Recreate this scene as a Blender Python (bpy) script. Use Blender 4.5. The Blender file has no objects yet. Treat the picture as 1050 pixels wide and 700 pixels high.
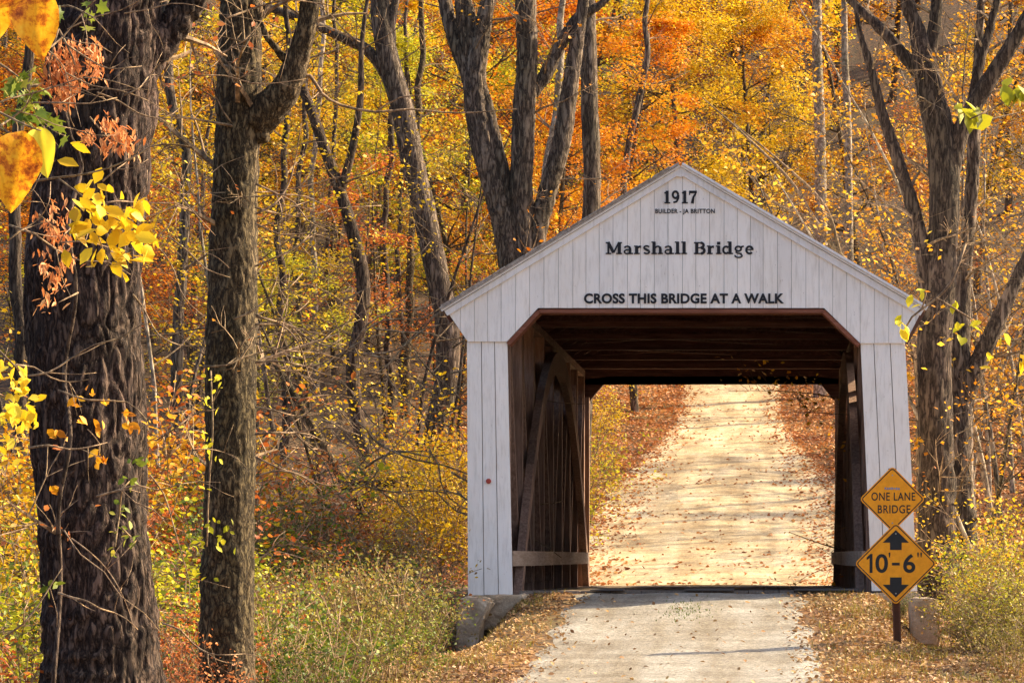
import bpy, math, random
import numpy as np
from mathutils import Vector, Matrix, noise
C = bpy.context.scene.collection
R = math.radians
# ------------------------------------------------------------------ camera
CX, CZ, CYO, F = 1.1, 0.45, -40.0, 3140.0
VX, VY = 791.0, 570.0
def W(px, py, d):                       # a photo point at distance d, in metres
    return Vector(((px-VX)*d/F+CX, d+CYO, CZ+(VY-py)*d/F))
cam = bpy.data.cameras.new('camera'); co = bpy.data.objects.new('camera', cam); C.objects.link(co)
co.location = (CX, CYO, CZ); co.rotation_euler = (R(90), 0, 0)
cam.sensor_width = 36; cam.lens = 36*F/1050
cam.shift_x = -(VX-525)/1050; cam.shift_y = (VY-350)/1050
cam.clip_start = .2; cam.clip_end = 3000
bpy.context.scene.camera = co
sc = bpy.context.scene
sc.render.resolution_x = 1024; sc.render.resolution_y = 682
sc.view_settings.view_transform = 'Standard'; sc.view_settings.look = 'None'
sc.view_settings.exposure = 1.3; sc.view_settings.gamma = 1
sc.render.engine = 'CYCLES'
sc.cycles.max_bounces = 7; sc.cycles.transparent_max_bounces = 8
sc.cycles.diffuse_bounces = 3; sc.cycles.transmission_bounces = 4
# ------------------------------------------------------------------ light
SAZ = Vector((0.89, 0.456)); SEL = R(34)
w = bpy.data.worlds.new('World'); sc.world = w; w.use_nodes = True
nt = w.node_tree; bg = nt.nodes['Background']; sky = nt.nodes.new('ShaderNodeTexSky')
sky.sky_type = 'NISHITA'; sky.sun_disc = False; sky.sun_elevation = SEL
sky.sun_rotation = math.atan2(SAZ.x, SAZ.y); sky.air_density = .8; sky.dust_density = 4.5
nt.links.new(sky.outputs[0], bg.inputs[0]); bg.inputs[1].default_value = 0.15
sl = bpy.data.lights.new('sun', 'SUN'); sl.energy = 4.8; sl.angle = R(.55); sl.color = (1, .80, .50)
so = bpy.data.objects.new('sun', sl); C.objects.link(so)
sd = Vector((SAZ.x*math.cos(SEL), SAZ.y*math.cos(SEL), math.sin(SEL)))
so.rotation_euler = sd.to_track_quat('Z', 'Y').to_euler(); so.location = (40, 10, 40)
# ------------------------------------------------------------------ materials
def mat(name, rough=.8):
    m = bpy.data.materials.new(name); m.use_nodes = True
    b = m.node_tree.nodes['Principled BSDF']; b.inputs['Roughness'].default_value = rough
    b.inputs['Specular IOR Level'].default_value = .25
    return m, m.node_tree, b
def N(t, ty, **kw):
    n = t.nodes.new(ty)
    for k, v in kw.items():
        if k in n.inputs: n.inputs[k].default_value = v
        else: setattr(n, k, v)
    return n
def ramp(t, src, stops, interp='LINEAR'):
    r = t.nodes.new('ShaderNodeValToRGB'); r.color_ramp.interpolation = interp
    e = r.color_ramp.elements
    while len(e) < len(stops): e.new(.5)
    for i, (p, c) in enumerate(stops):
        e[i].position = p; e[i].color = (c[0], c[1], c[2], 1)
    t.links.new(src, r.inputs[0]); return r
def mapped(t, scale, kind='Object'):
    tc = t.nodes.new('ShaderNodeTexCoord'); mp = t.nodes.new('ShaderNodeMapping')
    mp.inputs['Scale'].default_value = scale; t.links.new(tc.outputs[kind], mp.inputs[0]); return mp.outputs[0]
def mix(t, a, b, fac, blend='MIX'):
    m = t.nodes.new('ShaderNodeMix'); m.data_type = 'RGBA'; m.blend_type = blend
    for s, i in ((fac, 0), (a, 6), (b, 7)):
        if hasattr(s, 'is_output'): t.links.new(s, m.inputs[i])
        elif i == 0: m.inputs[0].default_value = s
        else: m.inputs[i].default_value = (*s, 1)
    return m.outputs[2]
def bump(t, b, h, strength=.5, dist=.02):
    n = t.nodes.new('ShaderNodeBump'); n.inputs['Strength'].default_value = strength; n.inputs['Distance'].default_value = dist
    t.links.new(h, n.inputs['Height']); t.links.new(n.outputs[0], b.inputs['Normal'])
def noi(t, vec, scale, detail=4, rough=.6):
    n = N(t, 'ShaderNodeTexNoise', Scale=scale, Detail=detail, Roughness=rough); t.links.new(vec, n.inputs['Vector']); return n.outputs[0]

def leaf_mat(name, stops, trans=.36):
    m, t, b = mat(name, .55)
    geo = t.nodes.new('ShaderNodeNewGeometry'); oi = t.nodes.new('ShaderNodeObjectInfo')
    v = mapped(t, (1, 1, 1)); n = noi(t, v, .55, 2)
    a = N(t, 'ShaderNodeMath', operation='MULTIPLY'); t.links.new(geo.outputs['Random Per Island'], a.inputs[0]); a.inputs[1].default_value = .55
    c = N(t, 'ShaderNodeMath', operation='MULTIPLY_ADD'); t.links.new(n, c.inputs[0]); c.inputs[1].default_value = 1.3; t.links.new(a.outputs[0], c.inputs[2])
    d = N(t, 'ShaderNodeMath', operation='MULTIPLY_ADD'); t.links.new(oi.outputs['Random'], d.inputs[0]); d.inputs[1].default_value = .3; t.links.new(c.outputs[0], d.inputs[2])
    e = N(t, 'ShaderNodeMath', operation='SUBTRACT'); t.links.new(d.outputs[0], e.inputs[0]); e.inputs[1].default_value = .58
    r = ramp(t, e.outputs[0], stops)
    t.links.new(r.outputs[0], b.inputs['Base Color'])
    tr = t.nodes.new('ShaderNodeBsdfTranslucent'); t.links.new(r.outputs[0], tr.inputs[0])
    mx = t.nodes.new('ShaderNodeMixShader'); mx.inputs[0].default_value = trans
    t.links.new(b.outputs[0], mx.inputs[1]); t.links.new(tr.outputs[0], mx.inputs[2])
    t.links.new(mx.outputs[0], t.nodes['Material Output'].inputs[0]); return m
L = {
 'orange': leaf_mat('orange_leaves', [(0,(.20,.045,.008)),(.3,(.48,.13,.008)),(.6,(.74,.27,.010)),(1,(.84,.46,.03))]),
 'gold':   leaf_mat('gold_leaves', [(0,(.26,.07,.01)),(.3,(.56,.21,.012)),(.65,(.80,.41,.018)),(1,(.86,.60,.06))]),
 'yellow': leaf_mat('yellow_leaves', [(0,(.28,.14,.01)),(.3,(.56,.34,.012)),(.7,(.80,.55,.02)),(1,(.78,.68,.07))]),
 'lime':   leaf_mat('yellow_green_leaves', [(0,(.14,.15,.01)),(.3,(.34,.34,.015)),(.65,(.66,.58,.03)),(1,(.85,.66,.05))]),
 'rust':   leaf_mat('rust_leaves', [(0,(.16,.035,.012)),(.35,(.38,.09,.02)),(.7,(.58,.17,.03)),(1,(.72,.32,.05))]),
 'green':  leaf_mat('green_leaves', [(0,(.035,.06,.01)),(.4,(.09,.14,.015)),(.7,(.20,.24,.025)),(1,(.42,.36,.05))]),
 'weed':   leaf_mat('weed_leaves', [(0,(.10,.07,.025)),(.35,(.20,.18,.035)),(.65,(.32,.25,.05)),(1,(.42,.22,.08))]),
 'dryleaf': leaf_mat('dry_hanging_leaves', [(0,(.30,.08,.03)),(.4,(.55,.18,.05)),(.8,(.72,.33,.12)),(1,(.75,.45,.2))], .3),
 'litter': leaf_mat('fallen_leaves', [(0,(.20,.065,.03)),(.3,(.42,.15,.05)),(.6,(.60,.27,.09)),(1,(.72,.46,.2))], .2),
 'tan': leaf_mat('tan_fallen_leaves', [(0,(.16,.08,.04)),(.3,(.32,.17,.07)),(.6,(.46,.28,.11)),(1,(.58,.42,.2))], .15),
 'straw': leaf_mat('straw_weed_leaves', [(0,(.10,.055,.02)),(.35,(.22,.12,.04)),(.65,(.34,.22,.08)),(1,(.42,.34,.12))], .3),
 'spot': None}
def bark(name, c0, c1, c2, sxy=9, sz=2.2, bs=.9, bd=.03, furrow=True):
    m, t, b = mat(name, .9)
    v = mapped(t, (1, 1, sz/sxy))
    nz = noi(t, v, 3, 5)
    ns = N(t, 'ShaderNodeTexNoise', Scale=sxy, Detail=6, Roughness=.62, Distortion=.35); t.links.new(v, ns.inputs['Vector'])
    sub = N(t, 'ShaderNodeMath', operation='SUBTRACT'); t.links.new(ns.outputs[0], sub.inputs[0]); sub.inputs[1].default_value = .5
    ab = N(t, 'ShaderNodeMath', operation='ABSOLUTE'); t.links.new(sub.outputs[0], ab.inputs[0])
    h = ramp(t, ab.outputs[0], [(0, (0,0,0)), (.035, (.35,.35,.35)), (.11, (.9,.9,.9)), (.3, (1,1,1))])
    fine = noi(t, v, sxy*4, 5, .7)
    hm = mix(t, h.outputs[0], fine, .5)
    cr = ramp(t, hm, [(.22, c0), (.5, c1), (.82, c2)])
    v2 = mapped(t, (1, 1, .5)); pt = ramp(t, noi(t, v2, 1.7, 4), [(.35, (.70,.70,.58)), (.65, (1.2,1.12,1.04))])
    t.links.new(mix(t, cr.outputs[0], pt.outputs[0], 1, 'MULTIPLY'), b.inputs['Base Color'])
    bump(t, b, hm, bs, bd); return m
B = {
 'furrow': bark('furrowed_bark', (.010,.006,.006), (.070,.044,.036), (.20,.14,.115), 20, 5.5, 1, .05),
 'brown': bark('brown_bark', (.016,.011,.007), (.095,.068,.038), (.25,.19,.11), 22, 8, 1, .03),
 'grey': bark('grey_bark', (.022,.016,.014), (.125,.093,.072), (.29,.23,.18), 10, 1.8, 1, .04),
 'dark': bark('dark_bark', (.014,.009,.007), (.075,.052,.040), (.17,.125,.095), 11, 2.0, 1, .03),
 'pale': bark('pale_bark', (.12,.09,.07), (.32,.26,.20), (.55,.47,.38), 6, 4, .4, .02),
 'woodtwig': bark('shaded_twig_bark', (.05,.035,.025), (.14,.095,.06), (.28,.20,.12), 10, 4, .3, .01),  # darker copy of the twig bark, shade of the woods in its colour
 'twig': bark('twig_bark', (.10,.07,.05), (.26,.18,.115), (.46,.33,.2), 10, 4, .3, .01)}

def litter_ground():
    m, t, b = mat('leaf_covered_earth', .9)
    v = mapped(t, (1, 1, 1))
    vo = N(t, 'ShaderNodeTexVoronoi', Scale=13.0); vo.inputs['Randomness'].default_value = 1; t.links.new(v, vo.inputs['Vector'])
    sep = t.nodes.new('ShaderNodeSeparateColor'); t.links.new(vo.outputs['Color'], sep.inputs[0])
    r = ramp(t, sep.outputs[0], [(0,(.035,.022,.013)),(.3,(.10,.046,.02)),(.6,(.20,.09,.03)),(.85,(.28,.14,.05)),(1,(.36,.24,.11))])
    n = noi(t, v, .7, 4); dirt = ramp(t, n, [(.42,(0,0,0)),(.62,(1,1,1))])
    soil = ramp(t, noi(t, v, 9, 4), [(.3,(.05,.038,.022)),(.7,(.13,.10,.055))])
    big = noi(t, v, .35, 3); gr = ramp(t, noi(t, v, 16, 4), [(.3,(.08,.085,.02)),(.7,(.22,.2,.06))])
    c = mix(t, r.outputs[0], soil.outputs[0], mix(t, (0,0,0), dirt.outputs[0], .55))
    gm = ramp(t, big, [(.5,(0,0,0)),(.68,(.5,.5,.5))])
    c = mix(t, c, gr.outputs[0], gm.outputs[0])
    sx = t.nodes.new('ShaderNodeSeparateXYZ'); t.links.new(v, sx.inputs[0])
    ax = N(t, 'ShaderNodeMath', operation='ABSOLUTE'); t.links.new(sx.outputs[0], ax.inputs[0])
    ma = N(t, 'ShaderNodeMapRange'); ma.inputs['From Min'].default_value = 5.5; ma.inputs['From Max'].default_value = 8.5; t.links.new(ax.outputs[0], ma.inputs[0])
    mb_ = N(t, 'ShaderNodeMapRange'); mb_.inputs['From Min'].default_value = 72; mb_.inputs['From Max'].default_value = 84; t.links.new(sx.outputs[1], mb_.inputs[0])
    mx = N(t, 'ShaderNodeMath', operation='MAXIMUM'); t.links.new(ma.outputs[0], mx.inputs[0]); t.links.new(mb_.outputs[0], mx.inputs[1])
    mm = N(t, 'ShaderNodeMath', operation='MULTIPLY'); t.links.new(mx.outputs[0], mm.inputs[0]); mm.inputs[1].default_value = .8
    wood_shade = ramp(t, sep.outputs[0], [(0,(.015,.011,.008)),(.5,(.04,.026,.016)),(1,(.10,.055,.028))])  # shade of the woods put into the litter colour away from the road
    c = mix(t, c, wood_shade.outputs[0], mm.outputs[0])
    t.links.new(c, b.inputs['Base Color']); bump(t, b, sep.outputs[1], .8, .03); return m
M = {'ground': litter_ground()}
def gravel(name, tint):
    m, t, b = mat(name, .95)
    v = mapped(t, (1, 1, 1))
    f = noi(t, v, 45, 6, .8); vo = N(t, 'ShaderNodeTexVoronoi', Scale=38.0); t.links.new(v, vo.inputs['Vector'])
    sep = t.nodes.new('ShaderNodeSeparateColor'); t.links.new(vo.outputs['Color'], sep.inputs[0])
    c1 = ramp(t, f, [(.25,(.28,.26,.22)),(.5,(.48,.44,.375)),(.78,(.70,.65,.55))])
    c2 = ramp(t, sep.outputs[0], [(0,(.55,.55,.55)),(.6,(.95,.95,.95)),(1,(1.25,1.25,1.22))])
    c = mix(t, c1.outputs[0], c2.outputs[0], .8, 'MULTIPLY')
    # wheel tracks are packed pale, the crown between them carries earth and leaf crumbs
    v2 = mapped(t, (1, .12, 1)); tn = noi(t, v2, 1.6, 4); tr = ramp(t, tn, [(.38,(.74,.66,.55)),(.62,(1.08,1.06,1.02))])
    c = mix(t, c, tr.outputs[0], 1, 'MULTIPLY')
    v3 = mapped(t, (1, 1, 1)); dn = ramp(t, noi(t, v3, 5, 6, .75), [(.56,(1,1,1)),(.74,(.62,.5,.38))])
    c = mix(t, c, dn.outputs[0], .8, 'MULTIPLY')
    vp = mapped(t, (.5, 1.6, 1)); pz = ramp(t, noi(t, vp, 1.1, 5, .65), [(.36,(.70,.66,.62)),(.6,(1.06,1.05,1.04))])
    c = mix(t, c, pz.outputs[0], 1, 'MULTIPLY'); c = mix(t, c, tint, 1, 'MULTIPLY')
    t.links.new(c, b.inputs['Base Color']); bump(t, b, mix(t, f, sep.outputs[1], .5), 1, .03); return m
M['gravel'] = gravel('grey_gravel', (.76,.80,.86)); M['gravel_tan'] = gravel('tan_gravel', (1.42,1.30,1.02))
def paint(name, base, chip, chips=.5, streak=.85):
    m, t, b = mat(name, .65)
    geo = t.nodes.new('ShaderNodeNewGeometry')
    isl = ramp(t, geo.outputs['Random Per Island'], [(0,(.93,.93,.94)),(.5,(.98,.98,.98)),(1,(1.02,1.01,1.0))])
    c = mix(t, base, isl.outputs[0], 1, 'MULTIPLY')
    v = mapped(t, (1, 1, .12)); g = ramp(t, noi(t, v, 24, 5, .7), [(.30,(.80,.785,.765)),(.52,(1,1,1))])
    c = mix(t, c, g.outputs[0], streak, 'MULTIPLY')
    v1 = mapped(t, (1, 1, .35)); ch = ramp(t, noi(t, v1, 30, 6, .75), [(.66+.06*(1-chips),(0,0,0)),(.70+.06*(1-chips),(1,1,1))])
    c = mix(t, c, chip, ch.outputs[0])
    v2 = mapped(t, (1, 1, .5)); st = ramp(t, noi(t, v2, 1.6, 4), [(.33,(.90,.88,.85)),(.55,(1,1,1))])
    c = mix(t, c, st.outputs[0], .8, 'MULTIPLY')
    t.links.new(c, b.inputs['Base Color']); bump(t, b, noi(t, v, 40, 4), .25, .006); return m
M['white'] = paint('white_painted_boards', (.93,.885,.82), (.38,.31,.25), 1.15)
M['fascia'] = paint('weathered_white_trim', (.84,.83,.82), (.30,.26,.23), .6)
def wood(name, c0, c1, c2, axis=2):
    m, t, b = mat(name, .85)
    s = [1,1,1]; s[axis] = .08; v = mapped(t, tuple(s))
    n = noi(t, v, 26, 6, .7); r = ramp(t, n, [(.25,c0),(.5,c1),(.78,c2)])
    geo = t.nodes.new('ShaderNodeNewGeometry'); isl = ramp(t, geo.outputs['Random Per Island'], [(0,(.72,.72,.72)),(1,(1.25,1.2,1.15))])
    t.links.new(mix(t, r.outputs[0], isl.outputs[0], 1, 'MULTIPLY'), b.inputs['Base Color']); bump(t, b, n, .5, .008); return m
M['timber'] = wood('old_brown_timber', (.11,.07,.055), (.26,.165,.125), (.42,.30,.235))
M['timber_x'] = wood('old_brown_crossbeam', (.05,.024,.02), (.13,.062,.05), (.24,.135,.11), 0)
M['timber_y'] = wood('old_brown_sheathing', (.09,.055,.045), (.20,.13,.10), (.34,.24,.19), 1)
M['rail'] = wood('grey_weathered_rail', (.22,.16,.12), (.38,.29,.23), (.52,.43,.36), 1)
M['red'] = wood('red_brown_trim', (.10,.035,.022), (.20,.075,.045), (.28,.13,.09), 0)
M['shingle'] = wood('weathered_roof_shingles', (.14,.13,.12), (.36,.34,.32), (.62,.60,.57), 1)
M['deck'] = wood('deck_planks', (.10,.08,.06), (.2,.16,.13), (.33,.28,.22), 1)
def conc():
    m, t, b = mat('old_concrete', .9); v = mapped(t, (1,1,1))
    r = ramp(t, noi(t, v, 4, 7, .7), [(.3,(.34,.23,.14)),(.5,(.56,.41,.26)),(.72,(.70,.56,.40))])
    g = ramp(t, noi(t, v, 60, 3), [(.3,(.8,.8,.8)),(.7,(1.1,1.1,1.1))])
    t.links.new(mix(t, r.outputs[0], g.outputs[0], 1, 'MULTIPLY'), b.inputs['Base Color']); bump(t, b, noi(t, v, 18, 6), .7, .03); return m
M['concrete'] = conc()
def flat(name, c, rough=.6, metal=0):
    m, t, b = mat(name, rough); v = mapped(t, (1,1,1))
    r = ramp(t, noi(t, v, 14, 5, .7), [(.3, tuple(x*.82 for x in c)), (.7, tuple(min(x*1.1,1) for x in c))])
    t.links.new(r.outputs[0], b.inputs['Base Color']); b.inputs['Metallic'].default_value = metal; return m
M['ink'] = flat('black_lettering', (.018,.018,.022), .5)
M['sign'] = flat('orange_yellow_sign_face', (.98,.37,.014), .4)
M['signblack'] = flat('black_sign_legend', (.022,.024,.026), .45)
M['rust'] = flat('rusty_steel_post', (.13,.06,.035), .8)
M['sticker'] = flat('blue_grey_sticker', (.25,.28,.38), .5)
M['galv'] = flat('galvanised_bolt', (.4,.4,.4), .4, .8)
M['knob'] = flat('red_knob', (.38,.06,.04), .5)
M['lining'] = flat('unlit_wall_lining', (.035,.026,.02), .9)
M['water'] = flat('creek_water', (.03,.035,.025), .08)
M['asph'] = flat('worn_grey_approach', (.25,.245,.25), .9)
M['gap'] = flat('dark_board_joint', (.10,.085,.075), .9)
def bigleaf():
    m, t, b = mat('blotched_yellow_leaf', .5); v = mapped(t, (1,1,1))
    r = ramp(t, noi(t, v, 30, 7, .75), [(.38,(.24,.05,.006)),(.46,(.56,.17,.010)),(.52,(.82,.38,.012)),(.66,(.85,.50,.03)),(.8,(.8,.6,.1))])
    wv = N(t, 'ShaderNodeTexWave', Scale=19.0, Distortion=6.0); t.links.new(v, wv.inputs['Vector'])
    g = ramp(t, wv.outputs[1], [(0,(.72,.62,.5)),(.25,(1,1,1))])
    c = mix(t, r.outputs[0], g.outputs[0], .45, 'MULTIPLY')
    t.links.new(c, b.inputs['Base Color']); tr = t.nodes.new('ShaderNodeBsdfTranslucent'); t.links.new(c, tr.inputs[0])
    mx = t.nodes.new('ShaderNodeMixShader'); mx.inputs[0].default_value = .5
    t.links.new(b.outputs[0], mx.inputs[1]); t.links.new(tr.outputs[0], mx.inputs[2]); t.links.new(mx.outputs[0], t.nodes['Material Output'].inputs[0]); return m
L['spot'] = bigleaf()
# ------------------------------------------------------------------ helpers
def tag(o, label=None, cat=None, group=None, kind=None):
    if label: o['label'] = label
    if cat: o['category'] = cat
    if group: o['group'] = group
    if kind: o['kind'] = kind
    return o
def empty(name, loc=(0,0,0)):
    o = bpy.data.objects.new(name, None); o.location = loc; C.objects.link(o); o.empty_display_size = .2; return o
def link(name, me, m, parent=None, smooth=False):
    if m is not None: me.materials.append(m)
    if smooth: me.polygons.foreach_set('use_smooth', [True]*len(me.polygons))
    o = bpy.data.objects.new(name, me); C.objects.link(o)
    if parent is not None:
        o.parent = parent
        P = Vector((0,0,0)); q = parent
        while q is not None: P += q.location; q = q.parent
        o.location = -P              # meshes are written in world metres
    return o
class MB:
    def __init__(s): s.v = []; s.f = []
    def add(s, vs, fs):
        n = len(s.v); s.v += [tuple(x) for x in vs]; s.f += [tuple(i+n for i in q) for q in fs]
    def box(s, a, b):
        x0,y0,z0 = a; x1,y1,z1 = b
        s.add([(x0,y0,z0),(x1,y0,z0),(x1,y1,z0),(x0,y1,z0),(x0,y0,z1),(x1,y0,z1),(x1,y1,z1),(x0,y1,z1)],
              [(0,3,2,1),(4,5,6,7),(0,1,5,4),(1,2,6,5),(2,3,7,6),(3,0,4,7)])
    def prism(s, poly, y0, y1):     # polygon in xz, extruded in y (y0 is the front)
        n = len(poly); s.add([(x,y0,z) for x,z in poly]+[(x,y1,z) for x,z in poly],
            [tuple(range(n)), tuple(range(2*n-1, n-1, -1))]+[(i, i+n, (i+1)%n+n, (i+1)%n) for i in range(n)])
    def prism_x(s, poly, x0, x1):   # polygon in yz
        n = len(poly); s.add([(x0,y,z) for y,z in poly]+[(x1,y,z) for y,z in poly],
            [tuple(range(n)), tuple(range(2*n-1, n-1, -1))]+[(i, i+n, (i+1)%n+n, (i+1)%n) for i in range(n)])
    def bar(s, p, q, wx, wy, side=None):  # square timber from p to q
        p = Vector(p); q = Vector(q); d = (q-p).normalized()
        u = Vector(side) if side else (Vector((1,0,0)) if abs(d.x) < .9 else Vector((0,1,0)))
        u = (u-d*u.dot(d)).normalized(); v = d.cross(u)
        c = []
        for e in (p, q):
            for a, b in ((-1,-1),(1,-1),(1,1),(-1,1)): c.append(e+u*(a*wx/2)+v*(b*wy/2))
        s.add(c, [(0,3,2,1),(4,5,6,7),(0,1,5,4),(1,2,6,5),(2,3,7,6),(3,0,4,7)])
    def tube(s, pts, rad, n=6, rough=0, seed=0, cap=True, fur=0):
        pts = [Vector(p) for p in pts]; u = None; rows = []
        base = len(s.v); k = len(pts)
        for i, p in enumerate(pts):
            d = (pts[min(i+1,k-1)]-pts[max(i-1,0)])
            if d.length < 1e-9: d = Vector((0,0,1))
            d.normalize()
            if u is None:
                u = d.cross(Vector((0.3,1,0.1))).normalized()
            else:
                u = (u-d*u.dot(d)).normalized()
            v = d.cross(u)
            for j in range(n):
                a = 2*math.pi*j/n; r = rad[i]
                dr = u*math.cos(a)+v*math.sin(a)
                if rough:
                    q = p+dr*r
                    r *= 1+rough*noise.noise(Vector((q.x*5/max(r*3,.3)+seed, q.y*5/max(r*3,.3), q.z*1.2)))+rough*.6*noise.noise(Vector((q.x*1.5+seed, q.y*1.5, q.z*.8)))
                if fur:
                    q = p+dr*r; nv = noise.noise(Vector((q.x*15+seed, q.y*15, q.z*4.6+noise.noise(q*3)*.8)))
                    n2 = noise.noise(Vector((q.x*34, q.y*34+seed, q.z*9)))
                    r += fur*(min(abs(nv)*3.2, 1)-.6)+fur*.35*n2
                s.v.append(tuple(p+dr*r))
        for i in range(k-1):
            for j in range(n):
                a = base+i*n+j; b = base+i*n+(j+1)%n
                s.f.append((a, b, b+n, a+n))
        if cap:
            s.f.append(tuple(base+(k-1)*n+j for j in range(n)))
            s.f.append(tuple(base+n-1-j for j in range(n)))
    def build(s, name, m, parent=None, smooth=False):
        me = bpy.data.meshes.new(name); me.from_pydata(s.v, [], s.f); me.update()
        return link(name, me, m, parent, smooth)
def smoothpath(P, step):     # catmull-rom through rows of numbers (x,y,z,r)
    P = [np.array(p, float) for p in P]; P = [2*P[0]-P[1]]+P+[2*P[-1]-P[-2]]; out = []
    for i in range(1, len(P)-2):
        a,b,c,d = P[i-1:i+3]; n = max(2, int(np.linalg.norm((c-b)[:3])/step))
        for k in range(n):
            t = k/n; out.append(.5*((2*b)+(-a+c)*t+(2*a-5*b+4*c-d)*t*t+(-a+3*b-3*c+d)*t**3))
    out.append(P[-2]); return out
rs = np.random.RandomState(7)
LEAF6 = (np.array([(0,-.5,0),(.26,-.22,.07),(.30,.12,.08),(0,.55,-.03),(-.30,.12,.08),(-.26,-.22,.07)]), [(0,1,2,3),(0,3,4,5)])
LEAF4 = (np.array([(0,-.5,0),(.33,0,.07),(0,.55,0),(-.33,0,.07)]), [(0,1,2,3)])
NARROW = (np.array([(0,-.5,0),(.17,-.1,.04),(.1,.35,.02),(0,.6,-.08),(-.1,.35,.02),(-.17,-.1,.04)]), [(0,1,2,3),(0,3,4,5)])
LOBED = (np.array([(0,-.5,0),(.12,-.25,.02),(.48,-.3,.05),(.3,-.05,.05),(.5,.22,.03),(.2,.2,.05),(0,.6,-.05),(-.2,.2,.05),(-.5,.22,.03),(-.3,-.05,.05),(-.48,-.3,.05),(-.12,-.25,.02)]),
         [(0,1,2,3,4,5,6),(0,6,7,8,9,10,11)])
def leaves(name, P, size, m, parent=None, shape=LEAF6, flat=.55, r=None, droop=0):
    """one mesh of many leaf blades; flat: 0 = any direction, 1 = lying level"""
    r = r or rs; P = np.asarray(P, float); n = len(P)
    size = np.asarray(size, float)*np.ones(n)
    nz = np.stack([r.normal(0,1,n)*(1-flat), r.normal(0,1,n)*(1-flat), np.abs(r.normal(0,1,n))*(1-flat)+flat*1.2], 1)
    nz /= np.linalg.norm(nz, axis=1)[:,None]
    h = np.stack([r.normal(0,1,n), r.normal(0,1,n), r.normal(0,.4,n)-droop], 1)
    yv = h-nz*(h*nz).sum(1)[:,None]; yv /= np.linalg.norm(yv, axis=1)[:,None]; xv = np.cross(yv, nz)
    T, F_ = shape; k = len(T)
    V = (P[:,None,:]+size[:,None,None]*(T[None,:,0,None]*xv[:,None,:]+T[None,:,1,None]*yv[:,None,:]+T[None,:,2,None]*nz[:,None,:])).reshape(-1,3)
    me = bpy.data.meshes.new(name); me.vertices.add(len(V)); me.vertices.foreach_set('co', V.ravel())
    fl = sum(len(f) for f in F_); idx = np.concatenate([np.array(f) for f in F_])
    allidx = (np.arange(n)[:,None]*k+idx[None,:]).ravel()
    me.loops.add(len(allidx)); me.loops.foreach_set('vertex_index', allidx)
    cnt = np.tile([len(f) for f in F_], n); me.polygons.add(len(cnt))
    me.polygons.foreach_set('loop_start', np.concatenate([[0], np.cumsum(cnt)[:-1]])); me.polygons.foreach_set('loop_total', cnt)
    me.update(calc_edges=True); return link(name, me, m, parent)
def copy_tree(o, parent=None):
    c = o.copy(); C.objects.link(c); c.parent = parent
    for ch in list(o.children): copy_tree(ch, c)
    return c
def sm(a, b, x): t = np.clip((x-a)/(b-a), 0, 1); return t*t*(3-2*t)
# ------------------------------------------------------------------ terrain
_py = [-120,-60,-40,-15,-9,-5,-1.5,0,17,20,25,35,45,60,75,90,110,150,220,350,700]
_pz = [-1.35,-1.3,-1.25,-1.12,-.86,-.55,-.14,-.01,-.12,-.08,.3,1.55,3.0,5.6,8.8,13,21,38,60,80,90]
_ys = np.arange(-120, 700, .25); _zs = np.interp(_ys, _py, _pz)
_k = np.ones(9)/9; _zs = np.convolve(np.pad(_zs, 4, mode='edge'), _k, 'valid')
def prof(y): return np.interp(y, _ys, _zs)
def H(x, y):
    x = np.asarray(x, float); y = np.asarray(y, float)
    z = prof(y); near = 1-sm(-1, 3, y); far = sm(18, 26, y)
    xl = sm(2.6, 6.5, -x); xr = sm(3.1, 6.5, x)
    z = z-near*(.45*xl+.45*xr)*sm(-60,-8,y)
    nb = sm(-7,-1.6,y)*near; z = z-nb*(.78*sm(1.9,2.9,-x)*(1-.5*sm(3.5,6,-x))+.50*sm(2.35,3.1,x)*(1-.5*sm(3.5,6,x)))
    ch = sm(.75, 3.6, y)*(1-sm(12.6, 16.2, y)); z = z-2.7*ch
    off = np.abs(x+.3); bank = sm(2.3, 5.0, off)
    z = z+far*bank*.35+far*sm(4,14,off)*.9
    rough = sm(2.0, 4.5, np.abs(x))
    z = z+rough*(.10*np.sin(x*1.3+.5*y)*np.cos(y*.9-.4*x)+.05*np.sin(x*3.1+1)*np.sin(y*2.7)+.03*np.sin(7*x+2*y))
    z = z+sm(8,40,off)*far*(1.2*np.sin(x*.13+y*.05)+.8*np.cos(y*.11+x*.07))
    return z
def axis(segs):
    out = []
    for a, b, st in segs: out += list(np.arange(a, b, st))
    return np.array(out+[segs[-1][1]])
gx = axis([(-400,-60,12),(-60,-20,1.5),(-20,-8,.5),(-8,8,.2),(8,20,.5),(20,60,1.5),(60,400,12)])
gy = axis([(-120,-45,5),(-45,-12,.5),(-12,1,.2),(1,18,.3),(18,60,.5),(60,120,1),(120,250,4),(250,690,15)])
X, Y = np.meshgrid(gx, gy); Z = H(X, Y)
nx, ny = len(gx), len(gy)
V = np.stack([X, Y, Z], 2).reshape(-1,3)
i0 = (np.arange(ny-1)[:,None]*nx+np.arange(nx-1)[None,:]).ravel()
Fq = np.stack([i0, i0+1, i0+1+nx, i0+nx], 1)
me = bpy.data.meshes.new('ground'); me.vertices.add(len(V)); me.vertices.foreach_set('co', V.ravel())
me.loops.add(Fq.size); me.loops.foreach_set('vertex_index', Fq.ravel()); me.polygons.add(len(Fq))
me.polygons.foreach_set('loop_start', np.arange(len(Fq))*4); me.polygons.foreach_set('loop_total', np.full(len(Fq),4)); me.update(calc_edges=True)
tag(link('ground', me, M['ground'], smooth=True), kind='structure')
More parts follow.
